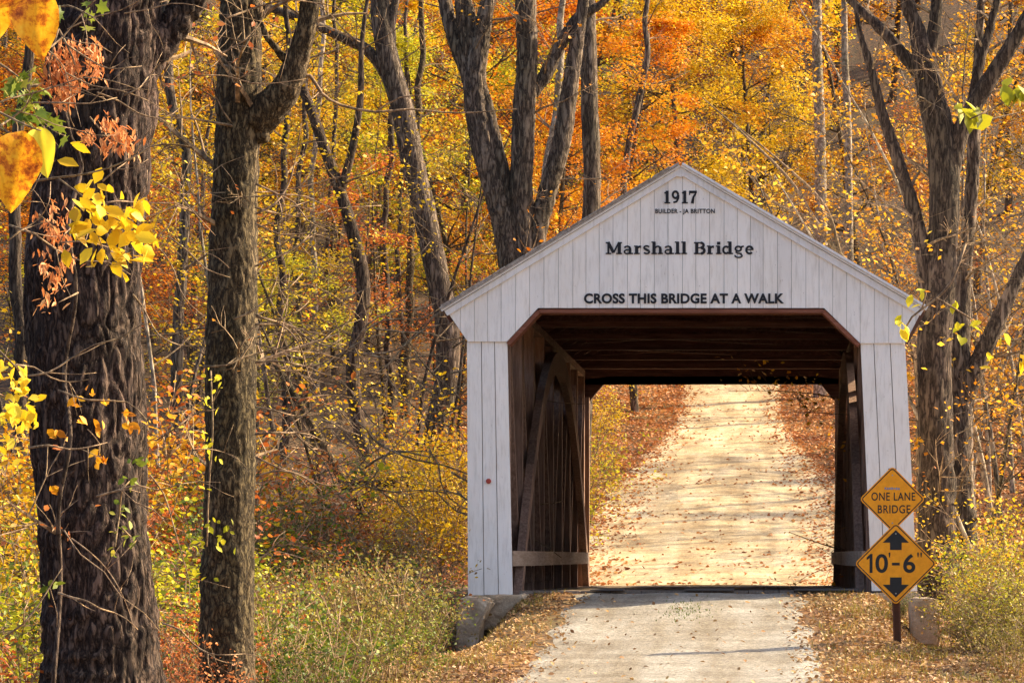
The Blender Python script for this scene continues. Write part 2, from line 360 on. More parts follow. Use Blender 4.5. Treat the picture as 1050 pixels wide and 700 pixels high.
def strip(name, y0, y1, xl, xr, m, lift, nseg=14, step=.2, jit=.12):
    mb = MB(); ys = np.arange(y0, y1+1e-6, step)
    for y in ys:
        a = xl(y)+jit*(noise.noise(Vector((y*1.1, 3, 1)))*2+noise.noise(Vector((y*4, 9, 1)))*.7); b = xr(y)+jit*(noise.noise(Vector((y*1.1, 7, 5)))*2+noise.noise(Vector((y*4, 2, 8)))*.7)
        for k in range(nseg+1):
            x = a+(b-a)*k/nseg; e = 0 if 0 < k < nseg else -.03
            # wheel ruts worn into the gravel
            c = (x-(a+b)/2)/((b-a)/2); rut = -.018*math.exp(-((abs(c)-.55)/.2)**2)
            mb.v.append((x, y, float(H(x, y))+lift+e+rut+.018))
    n = nseg+1
    for i in range(len(ys)-1):
        for k in range(nseg): a = i*n+k; mb.f.append((a, a+1, a+1+n, a+n))
    o = mb.build(name, m, smooth=True); tag(o, kind='structure'); return o
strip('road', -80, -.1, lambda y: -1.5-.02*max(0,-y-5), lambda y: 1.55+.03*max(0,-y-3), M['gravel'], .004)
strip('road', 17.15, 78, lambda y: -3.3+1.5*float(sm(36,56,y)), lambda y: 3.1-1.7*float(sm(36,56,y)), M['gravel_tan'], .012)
mb = MB(); mb.add([(-200,2,-2.35),(200,2,-2.35),(200,15,-2.35),(-200,15,-2.35)], [(0,1,2,3)])
tag(mb.build('creek', M['water']), kind='structure')
# ------------------------------------------------------------------ bridge
d0 = 40.0
def P0(px, py): q = W(px, py, d0); return (q.x, q.z)
YL = 17.0
def chain(pts, x):
    for (x0,z0),(x1,z1) in zip(pts, pts[1:]):
        if x0 <= x <= x1: return z0+(z1-z0)*(x-x0)/(x1-x0)
    return pts[0][1] if x < pts[0][0] else pts[-1][1]
bridge = tag(empty('covered_bridge', (0,0,0)), 'white gabled covered bridge with a dark timber tunnel over the creek', 'covered bridge')
top = [P0(459,319), P0(698,174), P0(945,318)]
bot = [P0(459,320), P0(480,350.5), P0(520,350.5), P0(552,316), P0(845,316), P0(882,352), P0(928,352), P0(945,319)]
def boards(top, bot, y0, y1, bw, gap, seed, lean=0):
    mb = MB(); r = random.Random(seed); x = top[0][0]; xe = top[-1][0]
    brk = [p[0] for p in top]+[p[0] for p in bot]
    while x < xe-.01:
        w_ = bw*r.uniform(.93,1.07); xb = min(x+w_, xe); a, b = x+gap/2, xb-gap/2
        if b-a < .01: break
        xs = [a]+sorted(q for q in set(brk) if a+.004 < q < b-.004)+[b]
        up = [(q, chain(top, q)-.002) for q in xs]; dn = [(q, chain(bot, q)+r.uniform(0,.003)) for q in xs]
        poly = dn+up[::-1]; out = []
        for p in poly:
            if not out or abs(p[0]-out[-1][0])+abs(p[1]-out[-1][1]) > .004: out.append(p)
        e = r.uniform(-.004, .004)
        if len(out) > 2: mb.prism(out, y0+e, y1+e)
        x = xb
    return mb
portal = boards(top, bot, -.030, -.008, .178, .0045, 3).build('gable_siding', M['white'], bridge)
def backing(name, topp, botp, y0, y1, m, parent):
    xs = sorted(set([p[0] for p in topp]+[p[0] for p in botp])); mb = MB()
    poly = [(x, chain(botp, x)+.012) for x in xs]+[(x, chain(topp, x)-.012) for x in xs[::-1]]
    out = []
    for p in poly:
        if not out or abs(p[0]-out[-1][0])+abs(p[1]-out[-1][1]) > .004: out.append(p)
    mb.prism(out, y0, y1); return mb.build(name, m, parent)
backing('gable_backing', top, bot, -.002, .05, M['gap'], bridge)
# pillars
pl = [P0(478.5,350), P0(520.5,350), P0(526,609), P0(479.5,611)]
pr = [P0(882,351), P0(928.5,351), P0(941,606), P0(893.5,606)]
for k, q in enumerate((pl, pr)):
    (a, za), (b, zb), (c, zc), (d, zd) = q; mb = MB(); bk = MB(); n = 3
    r = random.Random(k+5)
    fr = [0, .36, .68, 1] if k == 0 else [0, .3, .66, 1]
    for i in range(n):
        t0, t1 = fr[i], fr[i+1]; g = .005
        mb.prism([(d+(c-d)*t0+g, zd+(zc-zd)*t0+r.uniform(-.01,.012)), (d+(c-d)*t1-g, zd+(zc-zd)*t1+r.uniform(-.01,.012)), (a+(b-a)*t1-g, za-.004), (a+(b-a)*t0+g, za-.004)], -.005+r.uniform(-.003,.003), .02)
    bk.prism([(d+.01, zd+.03), (c-.01, zc+.03), (b-.01, zb-.01), (a+.01, za-.01)], .022, .13)
    o = mb.build('pillar_siding', M['white'], bridge); bk.build('pillar_post', M['timber'], bridge)
    if k == 0:
        kb = MB(); c_ = P0(501,493); kb.tube([(c_[0],-.008,c_[1]),(c_[0],-.03,c_[1]),(c_[0],-.038,c_[1])], [.035,.033,.018], 12); kb.build('knob', M['knob'], o)
# rake trim + roof
def rake(a, b, th, y0, y1, m, name, lift=0, parent=bridge):
    a = Vector((a[0],0,a[1])); b = Vector((b[0],0,b[1])); d = (b-a).normalized(); n = Vector((-d.z,0,d.x))
    if n.z < 0: n = -n
    p = [a+n*lift, b+n*lift, b+n*(lift+th), a+n*(lift+th)]
    mb = MB(); mb.prism([(q.x,q.z) for q in p], y0, y1); return mb.build(name, m, parent)
apex = P0(698,172)
tl, tr = P0(456,319), P0(947,318)
rake(tl, apex, .075, -.065, -.034, M['fascia'], 'rake_trim', -.075)
rake(apex, tr, .085, -.065, -.034, M['fascia'], 'rake_trim', -.085)
ts_l, ts_r = P0(454,320), P0(949,319)
# roof: rafter-backed sheathing then shingles, each slope one slab
for a, b, lf in ((ts_l, apex, 0), (apex, ts_r, 0)):
    rake(a, b, .025, -.055, YL+.05, M['timber_y'], 'roof_sheathing', .004); rake(a, b, .025, -.10, -.058, M['fascia'], 'rake_trim', .004)
    rake(a, b, .03, -.13, YL+.13, M['shingle'] if a is ts_l else M['fascia'], 'roof', .032)
mb = MB(); mb.prism([(apex[0]-.1,apex[1]-.105),(apex[0],apex[1]-.13),(apex[0]+.1,apex[1]-.105),(apex[0]+.06,apex[1]-.03),(apex[0],apex[1]+.003),(apex[0]-.06,apex[1]-.03)], -.069, -.036); mb.build('peak_trim', M['fascia'], bridge)
# ragged shingle ends along left rake
mb = MB(); r = random.Random(2)
A = Vector((tl[0],0,tl[1])); Bv = Vector((apex[0],0,apex[1])); dv = (Bv-A).normalized(); nn = Vector((-dv.z,0,dv.x)); Ln = (Bv-A).length; s_ = 0
while s_ < Ln*.93:
    l = r.uniform(.12,.3); q = A+dv*s_; mb.bar(q+nn*(.066+r.uniform(-.004,.006))+Vector((0,-.11,0)), q+dv*(l-.01)+nn*(.066+r.uniform(-.004,.008))+Vector((0,-.11,0)), .06+r.uniform(0,.04), .012, (0,1,0)); s_ += l
mb.build('shingle_course', M['shingle'], bridge)
# rusty drip edge at the right eave
mb = MB(); q1, q2 = P0(947,321), P0(929,353); mb.bar((q1[0],-.045,q1[1]), (q2[0],-.045,q2[1]), .03, .035, (0,1,0)); mb.build('eave_trim', M['rust'], bridge)
# opening trim (red brown reveal)
mb = MB(); oc = [P0(521,353), P0(553,319), P0(844,319), P0(881,354)]
for a, b in zip(oc, oc[1:]): mb.bar((a[0],.13,a[1]), (b[0],.13,b[1]), .34, .05, (0,1,0))
mb.build('opening_trim', M['red'], bridge)
# side walls of the bridge (outside): vertical boards under an open strip
for sgn in (-1, 1):
    mb = MB(); r = random.Random(9+sgn); y = .06
    while y < YL-.1:
        b_ = min(y+.2*r.uniform(.9,1.1), YL-.06); xo = sgn*2.86; mb.box((min(xo,xo-sgn*.022), y+.005, -.35), (max(xo,xo-sgn*.022), b_-.005, 3.05+r.uniform(-.01,.01))); y = b_
    mb.build('side_siding', M['white'], bridge)
    mb = MB(); xo = sgn*2.832; mb.box((xo-.006, .08, -.34), (xo+.006, YL-.07, 3.04)); mb.build('wall_shade_sheet', M['lining'], bridge)  # added near-black sheet, paints the shade on the inside of the siding
    for z in (.4, 1.6, 2.85):
        mb = MB(); xo = sgn*2.78; mb.box((xo-.035, .14, z-.07), (xo+.04, YL-.14, z+.07)); mb.build('side_girt', M['timber_y'], bridge)
# trusses
XT = 2.42
for sgn in (-1, 1):
    x = sgn*XT
    mb = MB(); mb.box((x-.07, .35, 3.76), (x+.07, YL-.3, 3.88)); mb.build('top_chord', M['timber_y'], bridge)
    mb = MB(); mb.box((x-.16, .05, -.42), (x+.16, YL-.05, -.10)); mb.build('bottom_chord', M['timber_y'], bridge)
    np_ = 9
    for i in range(np_):
        y = .5+i*(YL-1.0)/(np_-1); mb = MB(); mb.box((x-.07, y-.10, -.099), (x+.07, y+.10, 3.759)); mb.build('truss_post', M['timber'], bridge)
        mb = MB()
        if i < np_-1:
            y2 = .5+(i+1)*(YL-1.0)/(np_-1)
            if i < 4: mb.bar((x, y+.15, 3.45), (x, y2-.15, .1), .11, .14)
            else: mb.bar((x, y+.15, .1), (x, y2-.15, 3.45), .11, .14)
            mb.build('truss_diagonal', M['timber'], bridge)
    # burr arch, a leaf each side of the posts
    for off in (-.135, .135):
        mb = MB(); pts = []
        for i in range(29):
            t = i/28; y = .75+t*(YL-1.5); z = -.25+3.75*(1-(2*t-1)**2); pts.append((y, z))
        lo = [(y, z-.16) for y, z in pts]; up = [(y, z+.16) for y, z in pts]
        for i in range(28): mb.prism_x([lo[i], lo[i+1], up[i+1], up[i]], x+off-.055, x+off+.055)
        mb.build('arch', M['timber'], bridge)
    # pale guard rail on the inside
    mb = MB(); xi = sgn*(XT-.11); n = 12
    for i in range(n):
        ya = .15+i*(YL-.3)/n; yb = .15+(i+1)*(YL-.3)/n; bow = lambda t: .13*min(1, 2.4*math.sin(math.pi*t))
        mb.bar((xi-sgn*(bow(i/n)-.0), ya, .42), (xi-sgn*(bow((i+1)/n)), yb, .42), .05, .20, (1,0,0))
    mb.build('guard_rail', M['rail'], bridge)
    # inner corner boards beside the portal
    mb = MB()
    xa = sgn*2.36
    for i in range(1): mb.box((min(xa+sgn*.12, xa+sgn*.32), .16, -.02), (max(xa+sgn*.12, xa+sgn*.32), .20, 3.3))
    mb.build('corner_board', M['timber'], bridge)
    for z in (.85, 1.95, 3.0):
        mb = MB(); xa, xb_ = sorted((sgn*2.36, sgn*2.68)); mb.box((xa, .10, z-.07), (xb_, .155, z+.07)); mb.build('corner_cleat', M['timber_x'], bridge)
for i in range(7):
    y = .9+i*(YL-1.8)/6; mb = MB(); mb.box((-2.75, y-.07, 3.881), (2.75, y+.07, 3.965)); mb.build('tie_beam', M['timber_x'], bridge)
for i in range(5):
    y = .7+i*3.16; mb = MB(); mb.bar((-2.3, y, 4.12), (2.3, y+3.0, 4.12), .1, .06, (0,0,1)); mb.bar((2.3, y, 4.19), (-2.3, y+3.0, 4.19), .1, .06, (0,0,1)); mb.build('cross_brace', M['timber_x'], bridge)
for i in range(18):
    y = .3+i*(YL-.6)/17
    for a, b in ((ts_l, apex), (ts_r, apex)):
        mb = MB(); mb.bar((a[0]*.99, y, a[1]-.06), (b[0], y, b[1]-.075), .05, .13, (0,1,0)); mb.build('rafter', M['timber_x'], bridge)
# far gable (inner header, jambs, white outside)
yb = YL
fo = [(-2.30,-.12), (-2.30,3.35), (-1.92,3.80), (1.98,3.80), (2.30,3.35), (2.30,-.12)]
ftop = [(tl[0], tl[1]), apex, (tr[0], tr[1])]
fbot = [(tl[0], tl[1]-.01), (-2.9,3.3), (-2.30,3.3), (-1.90,3.78), (1.90,3.78), (2.30,3.3), (2.9,3.3), (tr[0], tr[1]-.01)]
backing('far_gable_backing', ftop, fbot, yb-.05, yb+.0, M['timber_x'], bridge)
boards(ftop, fbot, yb+.008, yb+.03, .178, .011, 8).build('far_gable_siding', M['white'], bridge)
for sgn in (-1, 1):
    mb = MB(); xa, xb_ = sorted((sgn*2.30, sgn*2.88)); mb.box((xa, yb+.004, -.12), (xb_, yb+.028, 3.3)); mb.build('pillar_siding', M['white'], bridge)
    mb = MB(); xa, xb_ = sorted((sgn*2.28, sgn*2.60)); mb.box((xa, yb-.19, -.12), (xb_, yb-.06, 3.4)); mb.build('pillar_post', M['timber'], bridge)
# deck: runner planks lengthwise, slightly down toward far end
mb = MB(); r = random.Random(4)
for i in range(22):
    xa = -2.2+i*.2; e = r.uniform(-.004,.004)
    mb.add([(xa+.006,0,.0+e),(xa+.194,0,.0+e),(xa+.194,YL,-.1+e),(xa+.006,YL,-.1+e),(xa+.006,0,-.08),(xa+.194,0,-.08),(xa+.194,YL,-.18),(xa+.006,YL,-.18)],
           [(0,1,2,3),(7,6,5,4),(0,4,5,1),(1,5,6,2),(2,6,7,3),(3,7,4,0)])
mb.build('deck', M['deck'], bridge)
for i in range(9):
    mb = MB(); y = .4+i*2.0; mb.box((-2.7, y-.12, -.72), (2.7, y+.12, -.43)); mb.build('floor_beam', M['timber_x'], bridge)
# threshold plates
for a, b in ((702,752), (815,880), (606,640)):
    x0, x1 = (a-705)/78.5, (b-705)/78.5
    mb = MB(); mb.add([(x0,-.12,.018),(x1,-.15,.02),(x1+.02,.22,.03),(x0+.02,.2,.028),(x0,-.12,.003),(x1,-.15,.003),(x1+.02,.22,.003),(x0+.02,.2,.003)], [(0,1,2,3),(0,4,5,1),(1,5,6,2),(2,6,7,3),(3,7,4,0)])
    mb.build('threshold_plate', M['gap'], bridge)
# abutments and wing stones
def rock(name, poly, y0, y1, m, seed, sub=5, amp=.02):
    import bmesh
    mb = MB(); mb.prism(poly, y0, y1); me = bpy.data.meshes.new(name); me.from_pydata(mb.v, [], mb.f)
    bm = bmesh.new(); bm.from_mesh(me); bmesh.ops.recalc_face_normals(bm, faces=bm.faces)
    bmesh.ops.bevel(bm, geom=bm.edges[:], offset=.03, segments=2, affect='EDGES')
    bmesh.ops.triangulate(bm, faces=bm.faces[:])
    for _ in range(3):
        bmesh.ops.subdivide_edges(bm, edges=[e for e in bm.edges if e.calc_length() > .09], cuts=1)
        bmesh.ops.triangulate(bm, faces=[f for f in bm.faces if len(f.verts) > 3])
    for v in bm.verts:
        v.co += Vector((noise.noise(v.co*6+Vector((seed,0,0))), noise.noise(v.co*6+Vector((0,seed,0))), noise.noise(v.co*6+Vector((0,0,seed)))))*amp
    bm.to_mesh(me); bm.free(); return link(name, me, m)
def pp(pts, d): return [(W(a,b,d).x, W(a,b,d).z) for a, b in pts]
o = rock('abutment_block', pp([(469,618),(474,612),(497,612),(505,616),(495,634),(488,672),(470,676)], 39.2), -.95, -.35, M['concrete'], 3, amp=.03); tag(o, 'broken tan stone block under the left pillar of the covered bridge', 'stone block')
o = rock('abutment_slab', pp([(476,611),(538,609),(546,617),(548,640),(490,648),(478,648)], 39.7), -.33, .12, M['concrete'], 5, amp=.03); tag(o, 'flat brown stone slab carrying the left white pillar', 'stone slab')
o = rock('abutment_block', pp([(933,614),(955,612),(963,618),(963,664),(934,660)], 38.2), -1.9, -1.3, M['concrete'], 8, amp=.02); tag(o, 'upright concrete block behind the yellow signs by the right pillar', 'concrete block')
o = rock('abutment_slab', pp([(872,608),(944,607),(946,622),(874,622)], 39.7), -.28, .13, M['concrete'], 11, amp=.015); tag(o, 'low concrete footing under the right white pillar', 'concrete footing')
for y0, y1, lb in ((.14,.72,'near stone abutment wall under the portal end of the bridge'), (YL-.6,YL-.02,'far stone abutment wall across the creek under the bridge')):
    mb = MB(); mb.box((-3.1,y0,-3.2), (3.1,y1,-.74)); tag(mb.build('abutment_wall', M['concrete']), lb, 'abutment')
# ------------------------------------------------------------------ lettering
def text_mesh(s, x0, z0, x1, z1, y, name, m, parent, bold=.0, spacing=1.0, th=.003):
    cu = bpy.data.curves.new('t', 'FONT'); cu.body = s; cu.size = 1; cu.offset = bold; cu.space_character = spacing; cu.resolution_u = 5
    to = bpy.data.objects.new('t', cu); C.objects.link(to); dg = bpy.context.evaluated_depsgraph_get()
    me = bpy.data.meshes.new_from_object(to.evaluated_get(dg)); bpy.data.objects.remove(to)
    v = np.zeros(len(me.vertices)*3); me.vertices.foreach_get('co', v); v = v.reshape(-1,3)
    mn, mx_ = v.min(0), v.max(0); q = (v-mn)/(np.maximum(mx_-mn, 1e-6))
    out = np.stack([x0+q[:,0]*(x1-x0), np.full(len(v), y), z0+q[:,1]*(z1-z0)], 1)
    me.vertices.foreach_set('co', out.ravel()); me.materials.clear(); me.update()
    return link(name, me, m, parent)
def T0(s, a, b, c, d, **kw):
    x0, z1 = P0(a, b); x1, z0 = P0(c, d); return text_mesh(s, x0, z0, x1, z1, -.042, 'lettering', M['ink'], portal, **kw)
T0('CROSS THIS BRIDGE AT A WALK', 599, 301, 804, 311.5, bold=.038, spacing=1.05)
T0('BUILDER - JA BRITTON', 672, 214.5, 733, 220.5, bold=.03, spacing=1.1)
# slab-serif lettering drawn stroke by stroke
def stroke(mb, pts, w_, y):
    pts = [Vector((p[0],p[1])) for p in pts]; l = []; r_ = []
    ws = w_ if isinstance(w_, (list,tuple)) else [w_]*len(pts)
    for i, p in enumerate(pts):
        d = (pts[min(i+1,len(pts)-1)]-pts[max(i-1,0)]).normalized(); n = Vector((-d.y, d.x))*ws[i]/2; l.append(p+n); r_.append(p-n)
    for i in range(len(pts)-1):
        mb.add([(q.x, y, q.y) for q in (r_[i], r_[i+1], l[i+1], l[i])], [(0,1,2,3)])
def arc(cx, cy, rx, ry, a0, a1, n=16): return [(cx+rx*math.cos(R(a0+(a1-a0)*i/n)), cy+ry*math.sin(R(a0+(a1-a0)*i/n))) for i in range(n+1)]
S, SW = .25, .11
G = {
 'M': (1.28, [([(.22,0),(.22,1)],.15),([(1.06,0),(1.06,1)],S),([(.2,1),(.62,.12)],.24),([(.62,.12),(1.04,1)],.13),([(.02,.06),(.44,.06)],SW),([(.82,.06),(1.27,.06)],SW),([(.02,.94),(.34,.94)],SW),([(.95,.94),(1.27,.94)],SW)]),
 'a': (.80, [([(.12,.52),(.2,.62),(.36,.66),(.5,.6),(.54,.45),(.54,.0)],[.16,.13,.13,.17,.22,.22]),(arc(.32,.2,.2,.16,60,400),.13),([(.5,.06),(.78,.06)],SW)]),
 'r': (.66, [([(.22,0),(.22,.68)],S),([(.02,.06),(.46,.06)],SW),([(.02,.66),(.3,.66)],SW),([(.3,.5),(.42,.62),(.56,.6)],[.1,.18,.22])]),
 's': (.62, [(arc(.3,.53,.2,.15,20,250,10),.14),([(.16,.45),(.46,.28)],.2),(arc(.3,.2,.2,.15,60,-160,10),.14)]),
 'h': (.92, [([(.22,0),(.22,1.03)],S),([(.02,.06),(.44,.06)],SW),([(.02,.99),(.3,.99)],SW),([(.3,.5),(.42,.63),(.56,.65),(.68,.55),(.7,.4),(.7,0)],[.1,.13,.15,.2,.23,.23]),([(.5,.06),(.9,.06)],SW)]),
 'l': (.48, [([(.23,0),(.23,1.03)],S),([(.02,.06),(.46,.06)],SW),([(.02,.99),(.3,.99)],SW)]),
 'B': (.98, [([(.26,0),(.26,1)],S),([(.04,.94),(.6,.94)],SW),([(.04,.06),(.62,.06)],SW),([(.2,.53),(.6,.53)],.1),(arc(.56,.74,.22,.2,90,-90,10),.2),(arc(.58,.29,.26,.23,90,-90,10),.22)]),
 'i': (.46, [([(.23,0),(.23,.68)],S),([(.02,.06),(.45,.06)],SW),([(.02,.66),(.3,.66)],SW),([(.1,.9),(.36,.9)],.24)]),
 'd': (.88, [(arc(.32,.35,.22,.28,40,320,14),.17),([(.62,0),(.62,1.03)],S),([(.42,.99),(.7,.99)],SW),([(.6,.06),(.86,.06)],SW)]),
 'g': (.80, [(arc(.34,.45,.22,.19,0,360,18),.15),([(.2,.28),(.16,.16),(.3,.08),(.6,.05)],.12),(arc(.36,-.12,.27,.14,60,-200,14),.12),([(.56,.6),(.76,.66)],.14)]),
 'e': (.74, [(arc(.36,.35,.24,.29,0,320,16),.17),([(.14,.38),(.62,.38)],.1)]),
 ' ': (.42, []),
 '1': (.58, [([(.3,0),(.3,1)],S),([(.06,.05),(.56,.05)],SW),([(.08,.8),(.3,.92)],.13)]),
 '9': (.82, [(arc(.38,.68,.22,.26,0,360,18),.18),([(.62,.68),(.6,.4),(.48,.14),(.2,.08)],[.2,.2,.16,.14])]),
 '7': (.74, [([(.06,.9),(.7,.9)],.2),([(.64,.86),(.42,.5),(.32,0)],[.12,.18,.26]),([(.1,.95),(.1,.66)],.1)]),
}
def serif(s, x0, base, x1, cap, y):
    wt = sum(G[c][0]*1.04 for c in s); kx = (x1-x0)/wt; kz = cap-base; mb = MB(); x = 0
    for ch in s:
        for k, (pts, w_) in enumerate(G[ch][1]):
            t = MB(); stroke(t, pts, w_, 0)
            mb.add([(x0+(x+v[0])*kx, y-.0004*k, base+v[2]*kz) for v in t.v], t.f)
        x += G[ch][0]*1.04
    return mb.build('lettering', M['ink'], portal)
a = P0(621,261); b = P0(774,248.5); serif('Marshall Bridge', a[0], a[1], b[0], b[1], -.042)
a = P0(680.5,209); b = P0(715.5,196); serif('1917', a[0], a[1], b[0], b[1], -.042)
# ------------------------------------------------------------------ signs
ds = 35.0; sy = ds+CYO
def PS(px, py): q = W(px, py, ds); return (q.x, q.z)
def diamond(cx, cy, h, rr, n=5):
    pts = []
    for k, ang in enumerate((0, 90, 180, 270)):
        a = R(ang); c = (cx+math.cos(a)*(h-rr*1.414), cy-math.sin(a)*(h-rr*1.414))
        for i in range(n+1):
            t = a+R(-45+90*i/n); pts.append((c[0]+math.cos(t)*rr, c[1]-math.sin(t)*rr))
    return pts
def ring(outer, inner, y):
    mb = MB(); n = len(outer)
    mb.add([(*PS(*p),) for p in []], []); vs = [(PS(*p)[0], y, PS(*p)[1]) for p in outer]+[(PS(*p)[0], y, PS(*p)[1]) for p in inner]
    mb.add(vs, [(i, (i+1)%n, (i+1)%n+n, i+n) for i in range(n)]); return mb
def sign(cx, cy, h, y, label, tilt=0):
    mb = MB(); mb.prism([PS(*p) for p in diamond(cx, cy, h, 4)][::-1], y, y+.004)
    o = mb.build('sign_face', M['sign'], post); o['label'] = label
    ring(diamond(cx, cy, h-1.6, 3.2), diamond(cx, cy, h-3.1, 2.4), y-.0012).build('border', M['signblack'], o)
    for dy in (-h*.72, h*.72):
        c = PS(cx, cy+dy); b_ = MB(); b_.tube([(c[0],y-.001,c[1]),(c[0],y-.008,c[1])], [.009,.008], 8); b_.build('bolt', M['galv'], o)
    return o
gb = float(H(W(921,660,ds).x, sy))
post = tag(empty('road_sign', (W(921,600,ds).x, sy, gb)), 'rusty post holding two orange yellow diamond signs reading ONE LANE BRIDGE and 10-6', 'road sign')
mb = MB(); xa = W(918,0,ds).x; xb_ = W(924.5,0,ds).x; p0 = W(915,480,ds).z
lean = (W(915,0,ds).x-W(921,0,ds).x)/(p0-gb)
for (u0, u1, v0, v1) in ((-.032,-.026,0,.03),(.026,.032,0,.03),(-.032,.032,.03,.036),(-.046,-.032,-.002,.003),(.032,.046,-.002,.003)):
    z0_, z1_ = gb-.3, p0; c0 = W(921,0,ds).x-.3*0; c1 = c0+lean*(z1_-gb)
    mb.add([(c0+u0,sy+v0,z0_),(c0+u1,sy+v0,z0_),(c0+u1,sy+v1,z0_),(c0+u0,sy+v1,z0_),(c1+u0,sy+v0,z1_),(c1+u1,sy+v0,z1_),(c1+u1,sy+v1,z1_),(c1+u0,sy+v1,z1_)],
           [(0,3,2,1),(4,5,6,7),(0,1,5,4),(1,2,6,5),(2,3,7,6),(3,0,4,7)])
mb.build('post', M['rust'], post)
s1 = sign(915, 511.5, 34, sy-.012, 'upper yellow diamond plate reading ONE LANE BRIDGE')
s2 = sign(918.5, 577.5, 42.5, sy-.022, 'lower and larger yellow diamond plate with two arrows and 10-6')
def TS(s, a, b, c, d, y, par, **kw):
    x0, z1 = PS(a, b); x1, z0 = PS(c, d); return text_mesh(s, x0, z0, x1, z1, y, 'lettering', M['signblack'], par, **kw)
TS('ONE LANE', 893.5, 504.5, 938.5, 513, sy-.014, s1, bold=.012, spacing=1.1)
TS('BRIDGE', 900, 517.5, 933.5, 526, sy-.014, s1, bold=.012, spacing=1.1)
mb = MB(); r = random.Random(1)
for i in range(7): a = PS(907+i*2.3, 501); mb.box((a[0], sy-.0145, a[1]-.004-r.uniform(0,.008)), (a[0]+.019, sy-.0125, a[1]+.012+r.uniform(0,.008)))
mb.build('sticker', M['sticker'], s1)
TS('0', 897.5, 567.5, 910.5, 587, sy-.024, s2, bold=.02)
mb = MB(); v = [PS(*p) for p in [(891.6,587),(894.6,587),(894.6,567.5),(892.4,567.5),(888.6,571.2),(888.6,573.8),(891.6,571.9)]]; mb.add([(x_, sy-.024, z_) for x_, z_ in v], [(0,1,2,3,6),(3,4,5,6)]); mb.build('lettering', M['signblack'], s2)
TS('-', 914.5, 576.5, 922.5, 579.3, sy-.024, s2, bold=.02)
TS('6', 926, 567.5, 938.5, 587, sy-.024, s2, bold=.02)
TS("'", 911.2, 566, 912.8, 571, sy-.024, s2); TS("'", 940.5, 566, 942, 571, sy-.024, s2); TS("'", 943.7, 566, 945.2, 571, sy-.024, s2)
for sg, c in ((1, 556), (-1, 599)):
    mb = MB(); pts = [(918.5,c-sg*13),(932,c-sg*0+0),(924.5,c),(924.5,c+sg*7.5),(912.5,c+sg*7.5),(912.5,c),(905,c)]
    v = [PS(*p) for p in pts]; mb.add([(x_, sy-.024, z_) for x_, z_ in v], [(0,1,2,6),(2,3,4,5)] if True else []); mb.f = [(0,1,6),(2,3,4,5)]
    mb.build('arrow', M['signblack'], s2)
# ------------------------------------------------------------------ trees
def grow(mb, p, d, length, r, depth, R_, tips, sides=5, curl=.25, up=.06, kids=4, shrink=.55):
    n = max(3, int(length/.35)) if depth > 0 else 3
    n = min(n, 10); pts = [p.copy()]; rad = [r]; dd = d.normalized()
    for i in range(n):
        dd = (dd+Vector((R_.uniform(-1,1), R_.uniform(-1,1), R_.uniform(-1,1)))*curl*.5+Vector((0,0,up))).normalized()
        p = p+dd*(length/n); pts.append(p.copy()); rad.append(max(r*(1-.75*(i+1)/n), .0035))
    mb.tube(pts, rad, sides, cap=False)
    if depth == 0: tips.append(pts[-1]); tips.append(pts[len(pts)//2]); return
    for k in range(kids):
        t = R_.uniform(.25, 1); i = min(int(t*n), n-1); q = pts[i].lerp(pts[i+1], t*n-i)
        ax = (pts[i+1]-pts[i]).normalized()
        side = ax.cross(Vector((R_.uniform(-1,1), R_.uniform(-1,1), R_.uniform(-1,1)))).normalized()
        nd = (ax*R_.uniform(.35,.9)+side*R_.uniform(.6,1.0)).normalized()
        grow(mb, q, nd, length*shrink*R_.uniform(.6,1.15), max(rad[i]*.55, .004), depth-1, R_, tips, max(3, sides-1), curl, up, kids, shrink)
    tips.append(pts[-1])
PROTO = {}
